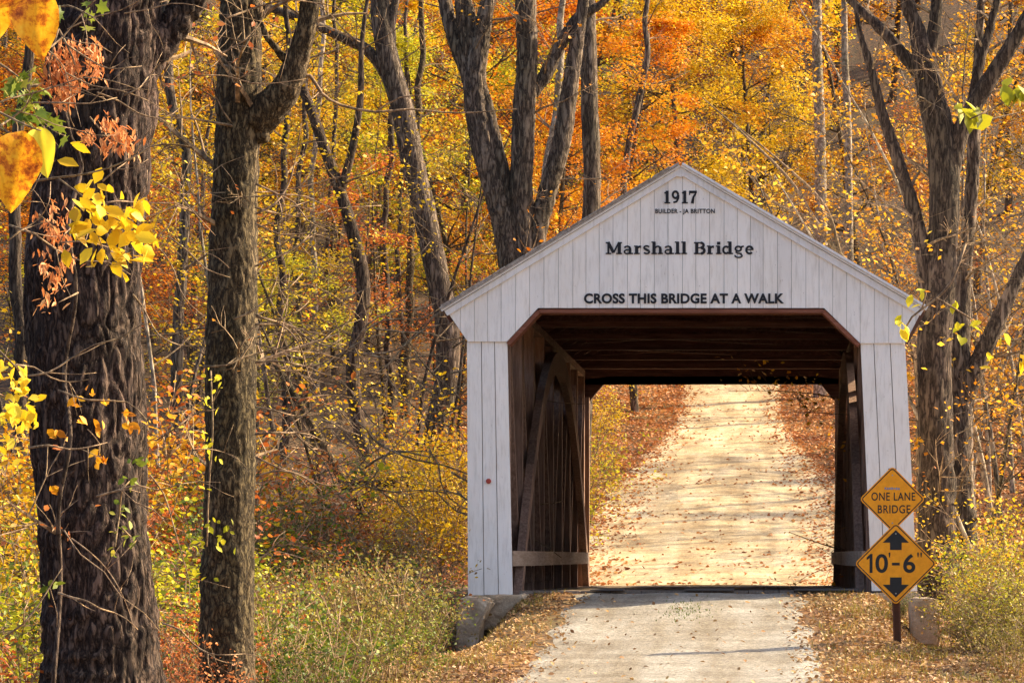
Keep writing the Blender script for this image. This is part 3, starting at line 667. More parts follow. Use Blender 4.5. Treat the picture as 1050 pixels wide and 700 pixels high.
def proto_tree(kind, i):
    R_ = random.Random(hash((kind=='broad')*100+(kind=='layer')*200+(kind=='bare')*300+i)); rr = np.random.RandomState(i+50)
    root = empty({'broad':'tree','layer':'understory_tree','bare':'bare_sapling'}[kind])
    tb = MB(); br = MB(); tips = []
    if kind == 'broad': hh = 13; r0 = .17; cz = 2.5; rad = 3.6; nb = 26
    elif kind == 'layer': hh = 6.5; r0 = .07; cz = 1.0; rad = 2.8; nb = 22
    else: hh = 9.5; r0 = .055; cz = 1.4; rad = 2.6; nb = 17
    p = Vector((0,0,-.4)); path = [p.copy()]; rads = [r0*1.25]; d = Vector((R_.uniform(-.08,.08), R_.uniform(-.08,.08), 1))
    nn_ = 14
    for k in range(nn_):
        d = (d+Vector((R_.uniform(-1,1), R_.uniform(-1,1), 0))*.09).normalized(); p = p+d*(hh+.4)/nn_; path.append(p.copy()); rads.append(r0*(1-.86*(k+1)/nn_))
    tb.tube(path, rads, 8, rough=.08, seed=i)
    pts = []
    for k in range(nb):
        t = (k+R_.random())/nb; z = cz+(hh-cz)*t; j = min(int((z+.4)/(hh+.4)*nn_), nn_-1); q = path[j].lerp(path[j+1], R_.random())
        a = R_.uniform(0, 2*math.pi); env = math.sin(math.pi*min(1, .22+.72*t)) if kind != 'layer' else (1-.6*t)
        ln = rad*env*R_.uniform(.65,1.2); tp = []
        grow(br, q, Vector((math.cos(a), math.sin(a), R_.uniform(.1,.6))), ln, rads[j]*.42, 2, R_, tp, 4, .35, .03, 4, .5)
        pts += tp
    pts = np.array([tuple(x) for x in pts])
    if kind == 'bare': nl, sz, fl, spread = 800, .085, .35, .12
    elif kind == 'layer': nl, sz, fl, spread = 9000, .09, .62, .17
    else: nl, sz, fl, spread = 21000, .115, .5, .24
    c = pts[rr.randint(0, len(pts), nl)]
    # some clumps thin, some full
    keep = np.array([noise.noise(Vector((a_*.55+i*7, b_*.55, c_*.8))) for a_, b_, c_ in c]) > (-.03 if kind != 'bare' else -.9)
    c = c[keep]; c = c+rr.normal(0,1,c.shape)*np.array([spread, spread, spread*.42])
    tb.build('trunk', B['brown'], root, True); br.build('branches', B['woodtwig' if kind == 'bare' else 'brown'], root)
    leaves('crown' if kind != 'bare' else 'leaves', c, rr.uniform(.6,1.35,len(c))*sz, L['gold'], root, LEAF4, fl, rr)
    return root
NB = {'broad':5, 'layer':4, 'bare':5}
for k in NB: PROTO[k] = [proto_tree(k, i) for i in range(NB[k])]
used = set()
def region(px, d):
    R1 = [(0,170,'behind the thick furrowed trunk'), (170,275,'behind the straight foreground trunk'), (275,345,'right of the straight foreground trunk'), (345,420,'behind the thin snaking dark trunk'),
          (420,480,'behind the leaning blotched trunk'), (480,570,'behind the many stemmed tree'), (570,640,'behind the straight pole trunk'), (640,760,'above the gable peak'), (760,870,'above the right roof slope'),
          (870,960,'behind the dark eave tree'), (960,1060,'at the far right edge')]
    for a, b, s in R1:
        if a <= px < b: return s
    return 'beyond the left edge' if px < 0 else 'beyond the right edge'
def depthword(d): return 'near the creek' if d < 72 else 'low on the slope' if d < 88 else 'halfway up the slope' if d < 112 else 'high on the slope'
CN = {'orange':'orange','gold':'golden','yellow':'bright yellow','lime':'yellow green','rust':'rust brown','green':'green'}
KN = {'broad':('tall {} leaved tree {} {}','trees of the autumn wood','tree'), 'layer':('low {} leaved tree {} {}','understory trees of the wood','small tree'), 'bare':('bare sapling with sparse {} leaves, {}, {}','thin bare saplings','sapling')}
def place(kind, px, d, col, scale=1, seed=0, tw=None, bk=None, x=None, y=None, dz=0):
    R_ = random.Random(seed*31+int(px)*7+int(d*3)); i = R_.randrange(NB[kind]); src = PROTO[kind][i]
    if (kind, i) in used: o = copy_tree(src)
    else: o = src; used.add((kind, i))
    if x is None: x = (px-VX)*d/F+CX; y = d+CYO
    o.location = (x, y, float(H(x, y))+dz); o.rotation_euler = (R_.uniform(-.05,.05), R_.uniform(-.05,.05), R_.uniform(0, 6.28)); s = scale*R_.uniform(.88,1.12); o.scale = (s, s, s*R_.uniform(.93,1.1))
    t, g, cat = KN[kind]; px_ = VX+(x-CX)*F/(y-CYO)
    tag(o, t.format(CN[col].replace('bright ','') if kind == 'bare' else CN[col], depthword(y-CYO), region(px_, d)), cat, g)
    for ch in o.children:
        nm = ch.name.split('.')[0]
        if nm in ('crown','leaves'): m_ = L[col]
        elif nm == 'trunk': m_ = bk or R_.choice([B['grey'],B['brown'],B['dark']])
        else: m_ = tw or ch.data.materials[0]
        ch.material_slots[0].link = 'OBJECT'; ch.material_slots[0].material = m_
    return o
R_ = random.Random(11)
def colour(px, row):
    if px < 190: return R_.choice(['gold','lime','yellow','orange','rust','yellow'])
    if px < 300: return R_.choice(['gold','yellow','lime','lime'])
    if px < 450: return R_.choice(['lime','lime','yellow','lime','gold'] if row < 4 else ['rust','lime','yellow','lime'])
    if px < 640: return R_.choice(['orange','orange','gold','gold','lime'])
    if px < 860: return R_.choice(['orange','gold','gold','gold','yellow'])
    return R_.choice(['gold','gold','orange','yellow'])
rows = [(168,'broad',72,1.25),(150,'broad',78,1.2),(132,'broad',84,1.1),(117,'broad',92,1.0),(103,'broad',105,.95),(92,'broad',130,.8)]
for ri, (d, kind, stp, s) in enumerate(rows):
    px = -30+ri*23
    while px < 1090:
        x = (px-VX)*d/F+CX; y = d+CYO
        ok = not (abs(x+.3) < 3.6 and y < 76)
        if px > 860 and ri >= 2: ok = ok and R_.random() < .45
        if ri >= 4 and 620 < px < 870 or ri >= 5 and 260 < px < 440: ok = False
        if ok: place(kind, px+R_.uniform(-20,20), d+R_.uniform(-5,5), colour(px, ri), s, ri)
        px += stp*R_.uniform(.8,1.2)
# understory layers
for ri, (d, stp, s) in enumerate([(140,85,1.3),(122,80,1.25),(108,80,1.15),(96,80,1.0),(86,80,.9),(78,95,.8)]):
    px = -20+ri*17
    while px < 1080:
        x = (px-VX)*d/F+CX; y = d+CYO
        ok = abs(x+.3) > 3.3 or y > 76
        if 250 < px < 500 and d < 100: ok = ok and R_.random() < .45
        if px > 860: ok = ok and R_.random() < .35
        c = R_.choice(['lime','yellow','lime','gold','yellow','orange']) if (250 < px < 450 and d > 92) else R_.choice(['rust','orange','lime','gold','yellow']) if px < 480 else R_.choice(['orange','gold','gold','rust','yellow'])
        if ok: place('layer', px+R_.uniform(-15,15), d+R_.uniform(-4,4), c, s, 40+ri)
        px += stp*R_.uniform(.8,1.2)
# bare saplings, dense at the right edge
for px, d in [(835,92),(842,70),(868,78),(888,84),(895,92),(915,76),(950,84),(975,52),(1010,80),(1022,60),(1040,74),(930,96),(955,68),(885,64),(900,82),(905,57),(925,70),(940,60),(985,62),(1000,54),(1015,68),(1032,58),(1048,50),(1060,64),(1025,47),(995,75),(970,85),(860,100),(800,110),(760,118),
              (300,64),(330,72),(275,60),(420,70),(400,84),(455,66),(250,70),(180,62),(200,75),(20,60),(170,48),(640,95),(590,74),(500,78),(340,60),(470,80)]:
    if abs((px-VX)*d/F+CX+.3) < 4.6 and d > 56: continue
    place('bare', px, d, 'yellow' if px < 480 else 'gold', R_.uniform(.9,1.2), int(px), bk=B['pale'] if R_.random() < .4 else None)
# sparse trees to the right of the frame: their long shadows stripe the far road
for x, y in [(13,37),(10.5,42),(12,47),(14,54),(11,60),(15,66),(14.5,34),(17,31),(19,45),(16,73),(16,40),(18,50),(17,58)]:
    place('bare', 0, 60, 'gold', 2.2, int(y), x=x, y=y, bk=B['dark'])
place('broad', 0, 60, 'gold', .9, 3, x=21, y=52); place('broad', 0, 60, 'orange', .9, 5, x=24, y=36)
for k in PROTO:
    for i, o in enumerate(PROTO[k]):
        if (k, i) not in used:
            for c in list(o.children): bpy.data.objects.remove(c)
            bpy.data.objects.remove(o)

# ---- the trees one can tell apart, drawn stem by stem
def hero(name, label, cat, d, stems, bk, rough=.09, sides=14, step=.12, twigs=0, tl_=1.0, leafcol=None, nleaf=0, seed=0, base=True, dy=None, flare=1.5, lsz=.09, kink=0, fur=0):
    R_ = random.Random(seed+77); x0 = (stems[0][0][0]-VX)*d/F+CX; zb = float(H(x0, d+CYO))
    root = tag(empty(name, (x0, d+CYO, zb)), label, cat); allp = []
    for si, st in enumerate(stems):
        pts = []
        off = R_.uniform(-.4,.4) if si else 0
        for j, (px, py, wpx) in enumerate(st):
            q = W(px, py, d); yy = q.y+(off*j/len(st)); pts.append((q.x, yy, q.z, wpx/2*d/F))
        if si == 0 and base:
            q = pts[0]
            if q[2] > zb: pts = [(q[0], q[1], zb-.25, q[3]*flare), (q[0], q[1], zb+(q[2]-zb)*.35, q[3]*(1+(flare-1)*.25))]+pts if q[2]-zb > .4 else [(q[0], q[1], zb-.25, q[3]*flare)]+pts
        sp = smoothpath(pts, step); 
        for k, a in enumerate(sp):
            if kink: a[0] += kink*noise.noise(Vector((a[2]*.9, seed, si))); a[1] += kink*noise.noise(Vector((a[2]*.9, seed+9, si)))
        mb = MB(); mb.tube([Vector(a[:3]) for a in sp], [max(a[3], .006) for a in sp], sides if si == 0 else max(sides//2, 9), rough=rough, seed=seed+si, fur=fur)
        mb.build('trunk' if si == 0 else 'limb', bk, root, True)
        allp += [(Vector(a[:3]), a[3], Vector((sp[min(k+1,len(sp)-1)]-sp[max(k-1,0)])[:3]).normalized()) for k, a in enumerate(sp) if a[2] > zb+1.0]
    tips = []
    if twigs:
        for k in range(twigs):
            mb = MB()
            p, r, ax = R_.choice(allp); sd_ = ax.cross(Vector((R_.uniform(-1,1), R_.uniform(-1,1), R_.uniform(-.3,.3)))).normalized()
            grow(mb, p, (sd_+ax*.4+Vector((0,0,.1))).normalized(), tl_*R_.uniform(.5,1.5), min(r*.35, .03), 2, R_, tips, 4, .4, .0, 4, .55)
            mb.build('branch', B['twig'], root)
    if nleaf and tips:
        rr = np.random.RandomState(seed+3); T_ = np.array([tuple(t) for t in tips]); c = T_[rr.randint(0,len(T_),nleaf)]+rr.normal(0,.07,(nleaf,3))
        leaves('leaves', c, rr.uniform(.7,1.3,nleaf)*lsz, L[leafcol], root, LEAF6, .3, rr)
    return root
hero('tree', 'massive furrowed trunk wound with dry vines at the left edge', 'tree', 22,
     [[(108,760,150),(106,700,124),(102,620,112),(95,520,112),(88,400,114),(86,300,116),(92,200,116),(104,90,112),(112,0,104),(118,-120,92),(130,-300,70),(150,-520,36)],
      [(120,110,50),(145,62,40),(176,22,32),(215,-40,26),(300,-180,16)], [(100,-100,50),(40,-220,40),(-60,-380,22)]],
     B['furrow'], rough=.07, sides=220, step=.02, fur=.028, flare=1.1, twigs=14, tl_=.9, leafcol='dryleaf', nleaf=260, seed=1, lsz=.055)
hero('tree', 'straight brown trunk with a stubby forked limb, second tree from the left', 'tree', 25,
     [[(234,760,66),(233,700,58),(233,600,53),(236,480,50),(238,350,50),(240,230,47),(244,120,44),(247,0,41),(250,-140,36),(256,-300,26),(262,-480,14)],
      [(262,128,34),(276,112,36),(292,96,30),(304,72,24),(316,36,20),(322,0,18),(328,-80,14),(345,-200,7)],
      [(262,134,24),(270,140,16),(268,130,6)], [(300,88,13),(296,66,9),(276,40,6),(262,4,4)]],
     B['brown'], rough=.08, sides=110, step=.022, fur=.012, flare=1.1, twigs=26, tl_=.75, leafcol='rust', nleaf=60, seed=2, lsz=.05)
hero('tree', 'thin snaking dark trunk leaning over the weeds between two thicker trunks', 'tree', 72,
     [[(384,535,20),(381,490,15),(372,455,14),(364,410,14),(362,370,14),(371,325,14),(372,285,14),(362,240,13),(350,200,12),(332,150,11),(318,110,10),(310,85,9),(312,40,7),(330,-60,5)],
      [(350,195,9),(362,150,8),(370,100,7),(372,40,5),(384,-40,3)]], B['dark'], sides=12, twigs=16, tl_=1.5, leafcol='gold', nleaf=90, seed=3, lsz=.08)
hero('tree', 'leaning blotched sycamore with a pale upper stem left of the bridge', 'tree', 76,
     [[(446,520,34),(440,490,28),(448,440,26),(458,390,25),(458,330,24),(446,270,24),(436,220,24),(424,170,24),(412,110,23),(398,60,22),(390,10,20),(384,-70,16),(378,-180,9)],
      [(408,100,11),(380,55,12),(345,36,10),(300,16,9),(250,2,8),(190,-8,5)], [(396,50,12),(404,10,9),(416,-60,6)]],
     B['grey'], sides=14, twigs=14, tl_=1.6, leafcol='orange', nleaf=300, seed=4, lsz=.09)
hero('tree', 'many stemmed grey tree spreading upward behind the left roof slope', 'tree', 63,
     [[(540,560,48),(538,420,44),(533,330,38),(526,270,29),(512,210,25),(498,160,24),(490,120,24),(487,80,22),(493,40,18),(500,0,14),(512,-80,9)],
      [(540,320,30),(538,240,23),(535,185,23),(538,110,23),(541,60,21),(540,0,21),(542,-120,14)],
      [(545,310,24),(551,240,19),(562,195,20),(575,150,19),(583,100,17),(592,40,14),(604,-30,9)],
      [(538,262,15),(522,200,14),(508,145,13),(497,100,12),(478,50,10),(470,0,8),(462,-80,4)],
      [(489,100,18),(474,60,16),(462,28,15),(452,-20,12),(440,-120,7)],
      [(490,60,14),(482,20,13),(474,-20,10),(468,-100,6)],
      [(545,95,15),(560,76,13),(575,45,12),(592,18,11),(612,6,8),(630,-10,5)]],
     B['grey'], sides=48, step=.06, fur=.022, twigs=30, tl_=1.3, seed=5, leafcol='orange', nleaf=200, lsz=.1)
hero('tree', 'straight grey pole trunk rising behind the roof left of the gable peak', 'tree', 68,
     [[(592,560,22),(601,300,20),(607,200,18),(605,120,18),(603,40,17),(602,-40,14),(600,-200,7)]], B['grey'], sides=14, twigs=6, tl_=1.2, seed=6)
hero('tree', 'tall dark tree forking beside the right eave of the bridge', 'tree', 50,
     [[(962,560,42),(960,470,37),(958,380,35),(960,320,36),(966,260,31),(969,200,31),(966,150,32),(955,100,29),(948,64,24),(940,30,16),(930,0,14),(915,-80,9)],
      [(950,70,14),(958,30,13),(962,-10,11),(970,-90,7)], [(955,92,13),(930,60,13),(905,30,11),(880,5,8),(840,-30,5)],
      [(973,185,20),(985,135,18),(1010,90,17),(1035,50,15),(1052,20,13),(1090,-60,8)],
      [(955,345,20),(950,290,17),(940,230,15),(922,170,13),(905,120,11),(892,70,8),(880,30,5),(874,-20,3),(862,-70,1.5)],
      [(984,150,12),(996,110,11),(1004,70,10),(1018,20,8),(1035,-50,5)]],
     B['dark'], sides=44, step=.05, flare=1.1, fur=.014, twigs=40, tl_=1.2, seed=7, leafcol='gold', nleaf=160, lsz=.08)
hero('tree', 'rough grey trunk with an arm reaching right, just right of the tall dark tree', 'tree', 51,
     [[(986,570,34),(984,480,29),(982,410,28),(984,340,22),(988,280,17),(996,200,14),(1000,120,12),(1006,0,8),(1010,-100,5)],
      [(984,430,18),(1000,380,19),(1018,340,17),(1036,300,14),(1060,250,11),(1100,180,7)]],
     B['grey'], sides=40, step=.05, flare=1.1, fur=.014, twigs=36, tl_=1.1, seed=8, leafcol='gold', nleaf=160, lsz=.07)
hero('tree', 'thin branch wood arching over the right roof slope', 'tree', 58,
     [[(944,560,10),(942,400,8),(934,340,8),(900,300,7),(862,262,6),(835,225,4.5),(810,185,3.5),(765,140,2.5),(720,100,1)],
      [(862,262,4.5),(845,210,3.5),(800,165,2.5),(752,125,1)],[(835,225,3.5),(790,205,2.5),(745,150,1)]], B['twig'], sides=8, twigs=16, tl_=1.2, seed=9, rough=.04)
hero('tree', 'straight pale grey trunk standing in gold leaves above the right roof slope', 'tree', 100,
     [[(842,420,17),(842,260,14),(841,150,12),(838,60,11),(838,-20,9),(836,-160,5)]], B['pale'], sides=10, seed=10, twigs=5, tl_=1.5)
hero('tree', 'slim pale trunk standing right of another pale trunk above the right slope', 'tree', 95,
     [[(872,420,10),(871,260,9),(869,120,8),(866,40,7),(866,-100,4)]], B['pale'], sides=9, seed=12, twigs=5, tl_=1.5)
for k, (a, b_, c, wd, dd) in enumerate([(520,560,575,11,78),(650,640,662,9,96),(325,320,330,7,92),(415,425,432,9,88),(180,190,172,13,60),(20,15,28,15,48)]):
    hero('tree', 'slender straight trunk in the wood '+region(a, 80)+', '+['pale','sun edged','slim','brown','mossy','shaded'][k]+' bark', 'tree', dd,
         [[(a,540,wd*1.3),(a,420,wd),((a+b_)/2,300,wd*.9),(b_,180,wd*.8),(c,60,wd*.7),(c,-100,wd*.4)]], B[['pale','grey','pale','brown','grey','dark'][k]], sides=9, step=.2, seed=20+k, twigs=10, tl_=1.3, kink=.12, leafcol='yellow', nleaf=80, lsz=.1)
for k, (a, wd, dd, wh) in enumerate([(290,9,74,'first'),(308,7,82,'second'),(398,8,86,'third'),(412,6,92,'fourth'),(340,6,95,'fifth')]):
    hero('tree', 'dark slender trunk, '+wh+' nearest of those standing in the shaded wood left of the bridge', 'tree', dd, [[(a,540,wd*1.2),(a+3,400,wd),(a-4,250,wd*.8),(a+5,90,wd*.7),(a,-80,wd*.4)]], B['dark'], sides=9, step=.2, seed=60+k, twigs=12, tl_=1.6, kink=.15)
# leaning and fallen stems in the shaded wood
hero('fallen_tree', 'dead stem leaning left over the shaded wood floor beside the snaking trunk', 'fallen tree', 68,
     [[(376,528,12),(350,490,10),(322,440,9),(296,395,8),(275,360,6)]], B['brown'], sides=10, base=False, twigs=6, tl_=.9, seed=31)
hero('fallen_tree', 'pale fallen log lying behind the weeds left of the left pillar', 'fallen tree', 66,
     [[(350,498,12),(385,494,13),(420,492,13),(470,492,11),(500,490,8)]], B['brown'], sides=10, base=False, seed=32)

# ------------------------------------------------------------------ shrubs and weeds
def shrub_proto(kind, i):
    R_ = random.Random(900+i); rr = np.random.RandomState(300+i)
    root = empty({'bush':'bush','weed':'weed_clump'}[kind]); mb = MB(); tips = []
    if kind == 'bush':
        for k in range(15):
            a = R_.uniform(0,6.28); grow(mb, Vector((R_.uniform(-.2,.2),R_.uniform(-.2,.2),-.1)), Vector((math.cos(a)*.6,math.sin(a)*.6,1)), R_.uniform(.8,1.6), .011, 2, R_, tips, 4, .4, .02, 4, .5)
        nl, sz, fl, sp = 2100, .046, .4, .07
    else:
        for k in range(34):
            a = R_.uniform(0,6.28); b_ = R_.uniform(0,.5); grow(mb, Vector((math.cos(a)*b_,math.sin(a)*b_,-.05)), Vector((math.cos(a)*.3,math.sin(a)*.3,1)), R_.uniform(.45,1.05), .0055, 1, R_, tips, 3, .22, .02, 4, .35)
        nl, sz, fl, sp = 1900, .036, .15, .06
    T_ = np.array([tuple(t) for t in tips]); c = T_[rr.randint(0,len(T_),nl)]+rr.normal(0,sp,(nl,3))
    c[:,2] = np.maximum(c[:,2], .02)
    mb.build('stems', B['twig'], root); leaves('leaves', c, rr.uniform(.6,1.4,nl)*sz, L['weed'], root, LEAF6 if kind == 'bush' else LEAF4, fl, rr)
    return root
SP = {k: [shrub_proto(k, i) for i in range(4)] for k in ('bush','weed')}; sused = set(); scount = {}
def shrub(kind, px, d, col, s=1, x=None, y=None, where='', look=''):
    i = R_.randrange(4); src = SP[kind][i]
    if (kind, i) in sused: o = copy_tree(src)
    else: o = src; sused.add((kind, i))
    if x is None: x = (px-VX)*d/F+CX; y = d+CYO
    o.location = (x, y, float(H(x, y))); q = s*R_.uniform(.85,1.15); o.scale = (q, q, q*R_.uniform(.85,1.15)); o.rotation_euler = (0,0,R_.uniform(0,6.28))
    adj = {'weed':'dull green','green':'leafy green','yellow':'yellow leaved','lime':'yellow green','rust':'rust coloured','orange':'orange leaved','dryleaf':'dry reddish','straw':'straw brown','gold':'golden leaved'}[col]
    if kind == 'bush': tag(o, f'{adj} bush {where}', 'bush', 'bushes at the edge of the wood')
    else: tag(o, f'{adj} weed clump {where}', 'weeds', 'weed clumps on the creek bank')
    for ch in o.children:
        if ch.name.split('.')[0] == 'leaves': ch.material_slots[0].link = 'OBJECT'; ch.material_slots[0].material = L[col]
    return o
# bank of weeds left of the portal
def pick(l): return R_.choice(l)
for d, lo, hi, st in ((39.3,330,428,22),(37.5,262,424,22),(35.5,258,420,24),(33.5,262,430,30),(31.5,258,400,34),(29.5,262,380,42),(27.5,258,360,55)):
    px = lo
    while px < hi:
        x = (px-VX)*d/F+CX
        wh = ('low in front ' if d < 32.6 else 'halfway down the bank ' if d < 36.6 else 'on top of the bank ')+('right of the straight foreground trunk' if px < 330 else 'left of the bridge' if px < 400 else 'beside the left pillar')
        shrub('weed', px+R_.uniform(-8,8), d+R_.uniform(-.6,.6), pick(['weed','weed','green','straw','lime','green','weed','rust','straw']) if px < 385 else pick(['weed','straw','weed','green']), R_.uniform(.8,1.15), where=wh)
        px += st*R_.uniform(.8,1.2)
for px, d, c, s in [(290,39.5,'green',1.15),(330,40,'rust',1.0),(375,40.2,'green',1.1),(352,39.4,'straw',1.0),(310,39.2,'lime',.9),(392,40.2,'yellow',1.1),(436,42.5,'lime',1.2),(272,36,'green',.9),(310,37,'straw',.9),(350,38,'green',.9),(385,38,'dryleaf',.9),(300,41,'green',1.2),(352,41,'rust',1.2),(398,38.2,'green',.6)]:
    shrub('bush', px, d, c, s, where='on the bank '+('right of the straight foreground trunk' if px < 340 else 'behind the tall weeds left of the bridge' if px < 410 else 'close beside the left white pillar'))
# bushes between and beside the foreground trunks
for px, d, c, s in [(172,30,'lime',1.2),(185,33,'green',1.3),(195,28,'rust',.9),(178,36,'rust',1.5),(188,39,'yellow',1.6),(200,34,'lime',1.3),(170,26,'rust',.8),(192,24.5,'dryleaf',.55),
                    (10,26,'lime',1.2),(24,30,'yellow',1.4),(5,34,'yellow',1.7),(28,36,'gold',1.8),(14,22.5,'rust',.8),(40,40,'lime',1.8),(2,28,'green',1.1),(16,40,'gold',2.3),(165,40,'gold',2.0),(200,42,'rust',2.0),(180,44,'lime',2.4),(285,43,'rust',1.6),(150,46,'orange',2.6)]:
    shrub('bush', px, d, c, s, where=('left of the furrowed trunk' if px < 60 else 'between the two foreground trunks' if px < 215 else 'right of the straight foreground trunk')+(' close to the camera' if d < 29 else ' farther back' if d > 36 else ''))
# bushes right of the portal
for px, d, c, s in [(996,45,'yellow',.8),(1016,41.5,'lime',.7),(1012,45,'yellow',1.0),(1024,40,'yellow',.7),(1015,38,'lime',1.0),(1035,40,'yellow',1.1),(1048,37,'lime',1.0),(1022,36,'green',.6),(1046,34.5,'lime',.7),(1016,37.5,'yellow',.65),(1050,43,'gold',1.4),(1025,44,'gold',1.3),(995,47,'dryleaf',1.4),(1040,35,'straw',.9),(922,39.0,'green',.25)]:
    shrub('bush', px, d, c, s, where=('at the foot of the right pillar' if px < 968 else 'right of the concrete block' if px < 1020 else 'at the far right edge')+(' in front' if d < 37.5 else ' behind' if d > 42 else ''))
for px, d in [(1010,36.5),(1026,34),(1040,32.5),(1012,36),(1046,35),(1030,37.5)]:
    shrub('weed', px, d, pick(['weed','straw','lime','straw']), .8, where='right of the signs '+('in front' if d < 35 else 'near the concrete block' if px < 1005 else 'near the right edge'))
# bushes by the far end of the bridge, seen through it
for px, d, c, s in [(600,84,'yellow',1.35),(594,72,'yellow',1.2),(584,66,'lime',1.5)]:
    shrub('bush', px, d, c, s, where='seen through the tunnel beside the far road '+('right' if px > 800 else 'left'))
# wood edge beyond the creek at left
for px, d, c, s in [(275,62,'weed',1.2),(325,66,'dryleaf',1.1),(395,68,'weed',1.2),(430,62,'lime',1.1),(446,60,'yellow',1.2),(464,60,'yellow',1.7),(455,64,'yellow',1.8),(120,56,'lime',2),(190,58,'rust',1.8),(20,56,'gold',2),(475,66,'orange',1.9)]:
    shrub('bush', px, d, c, s, where='in the shaded wood '+region(px, d))
for k in SP:
    for i, o in enumerate(SP[k]):
        if (k, i) not in sused:
            for c in list(o.children): bpy.data.objects.remove(c)
            bpy.data.objects.remove(o)
# ------------------------------------------------------------------ fallen leaves and grass
rr = np.random.RandomState(5)
def scatter(n, xr, yr, dens):
    x = rr.uniform(*xr, n); y = rr.uniform(*yr, n); k = rr.uniform(0,1,n) < dens(x, y); x, y = x[k], y[k]
    return np.stack([x, y, H(x, y)+.035], 1)
def far_d(x, y):
    off = np.abs(x+.1+.1*sm(36,56,y)); hw = 3.0-1.4*sm(36,56,y)
    return np.where(off > hw, 1, np.clip(.02+.07*(np.sin(y*1.9+x*.5)+np.sin(y*.77+1)>.9)+.22*sm(.50,.8,off/hw)+.5*sm(.8,1.0,off/hw), 0, 1))
P1 = scatter(130000, (-8.5,9), (17.2,75), far_d)
o = leaves('fallen_leaves', P1, rr.uniform(.07,.125,len(P1)), L['litter'], None, LEAF6, .5, rr); tag(o, 'orange brown fallen leaves along the road beyond the bridge', 'fallen leaves', kind='stuff')
def near_d(x, y):
    hwl = 1.5; e = np.where(x < 0, -x-1.45, x-1.5)
    return np.where(e > .15, .8*(np.abs(x) < 7), np.clip(.02+.5*sm(-.35,.15,e), 0, 1))
P1 = scatter(60000, (-6.5,7.5), (-12,-.4), near_d)
o = leaves('fallen_leaves', P1, rr.uniform(.03,.07,len(P1)), L['tan'], None, LEAF6, .5, rr); tag(o, 'tan and orange fallen leaves on the shoulders before the bridge', 'fallen leaves', kind='stuff')
def grass(n, xr, yr, dens, hmin, hmax, name_label, m):
    P_ = scatter(n, xr, yr, dens); k = len(P_); h = rr.uniform(hmin, hmax, k); a = rr.uniform(0, 6.28, k); wd = .004+.003*rr.uniform(0,1,k)
    dx, dy = np.cos(a), np.sin(a); ln = rr.normal(0,.35,(k,2))*h[:,None]
    b0 = P_-np.array([0,0,.04]); v0 = b0+np.stack([-dy*wd, dx*wd, 0*h],1); v1 = b0+np.stack([dy*wd, -dx*wd, 0*h],1)
    mid = b0+np.stack([ln[:,0]*.4, ln[:,1]*.4, h*.65],1); v2 = mid+np.stack([dy*wd, -dx*wd, 0*h],1)*.8; v3 = mid+np.stack([-dy*wd, dx*wd, 0*h],1)*.8
    v4 = b0+np.stack([ln[:,0], ln[:,1], h],1)
    V = np.stack([v0,v1,v2,v3,v4],1).reshape(-1,3); me = bpy.data.meshes.new('grass'); me.vertices.add(len(V)); me.vertices.foreach_set('co', V.ravel())
    idx = (np.arange(k)[:,None]*5+np.array([0,1,2,3,3,2,4])[None,:]).ravel(); me.loops.add(len(idx)); me.loops.foreach_set('vertex_index', idx)
    cnt = np.tile([4,3], k); me.polygons.add(len(cnt)); me.polygons.foreach_set('loop_start', np.concatenate([[0],np.cumsum(cnt)[:-1]])); me.polygons.foreach_set('loop_total', cnt); me.update(calc_edges=True)
    o = link('grass', me, m); tag(o, name_label, 'grass', kind='stuff')
def gd(x, y):
    e = np.where(x < 0, -x-1.5, x-1.55); cl = np.sin(x*3.1+y)*np.sin(y*2.3-x)+.4
    return np.clip(sm(-.05,.5,e)*.9*np.clip(cl,.12,1), 0, 1)
grass(60000, (-7,7.5), (-12,-.2), gd, .03, .11, 'short straw and green grass on the shoulders before the bridge', L['weed'])
grass(2500, (-.3,.5), (-3.6,-.8), lambda x,y: np.exp(-((x-.05)/.2)**2-((y+2.4)/.8)**2)*.8, .02, .06, 'small tuft of green grass between the wheel tracks', L['green'])
# ------------------------------------------------------------------ foreground twigs, vines and leaves
def twig(name, label, d, paths, leafs, lm, size, mat_=None, shape=LEAF6, seed=0, cat='branch', d2=None, flat=.0, each=None, droop=.8, spread=10):
    R_ = random.Random(seed); rr_ = np.random.RandomState(seed+1)
    q = W(paths[0][0][0], paths[0][0][1], d); root = tag(empty(name, tuple(q)), label, cat); mb = MB()
    for st in paths:
        off = [0]*len(st); pts = []
        for j, (px, py, wpx) in enumerate(st):
            p = W(px, py, d+R_.uniform(-.05,.05)*(1 if d < 15 else 3)); pts.append((p.x, p.y, p.z, wpx/2*d/F))
        sp = smoothpath(pts, .05*d/10); mb.tube([Vector(a[:3]) for a in sp], [max(a[3],.001) for a in sp], 7, cap=True)
    mb.build('stem', mat_ or B['twig'], root, True)
    if leafs:
        c = []
        for (px, py, n) in leafs:
            for _ in range(n):
                p = W(px+R_.gauss(0,spread), py+R_.gauss(0,spread), d+R_.gauss(0,.08)); c.append(tuple(p))
        c = np.array(c); leaves('leaves', c, rr_.uniform(.7,1.25,len(c))*size, L[lm], root, shape, flat, rr_, droop)
    return root
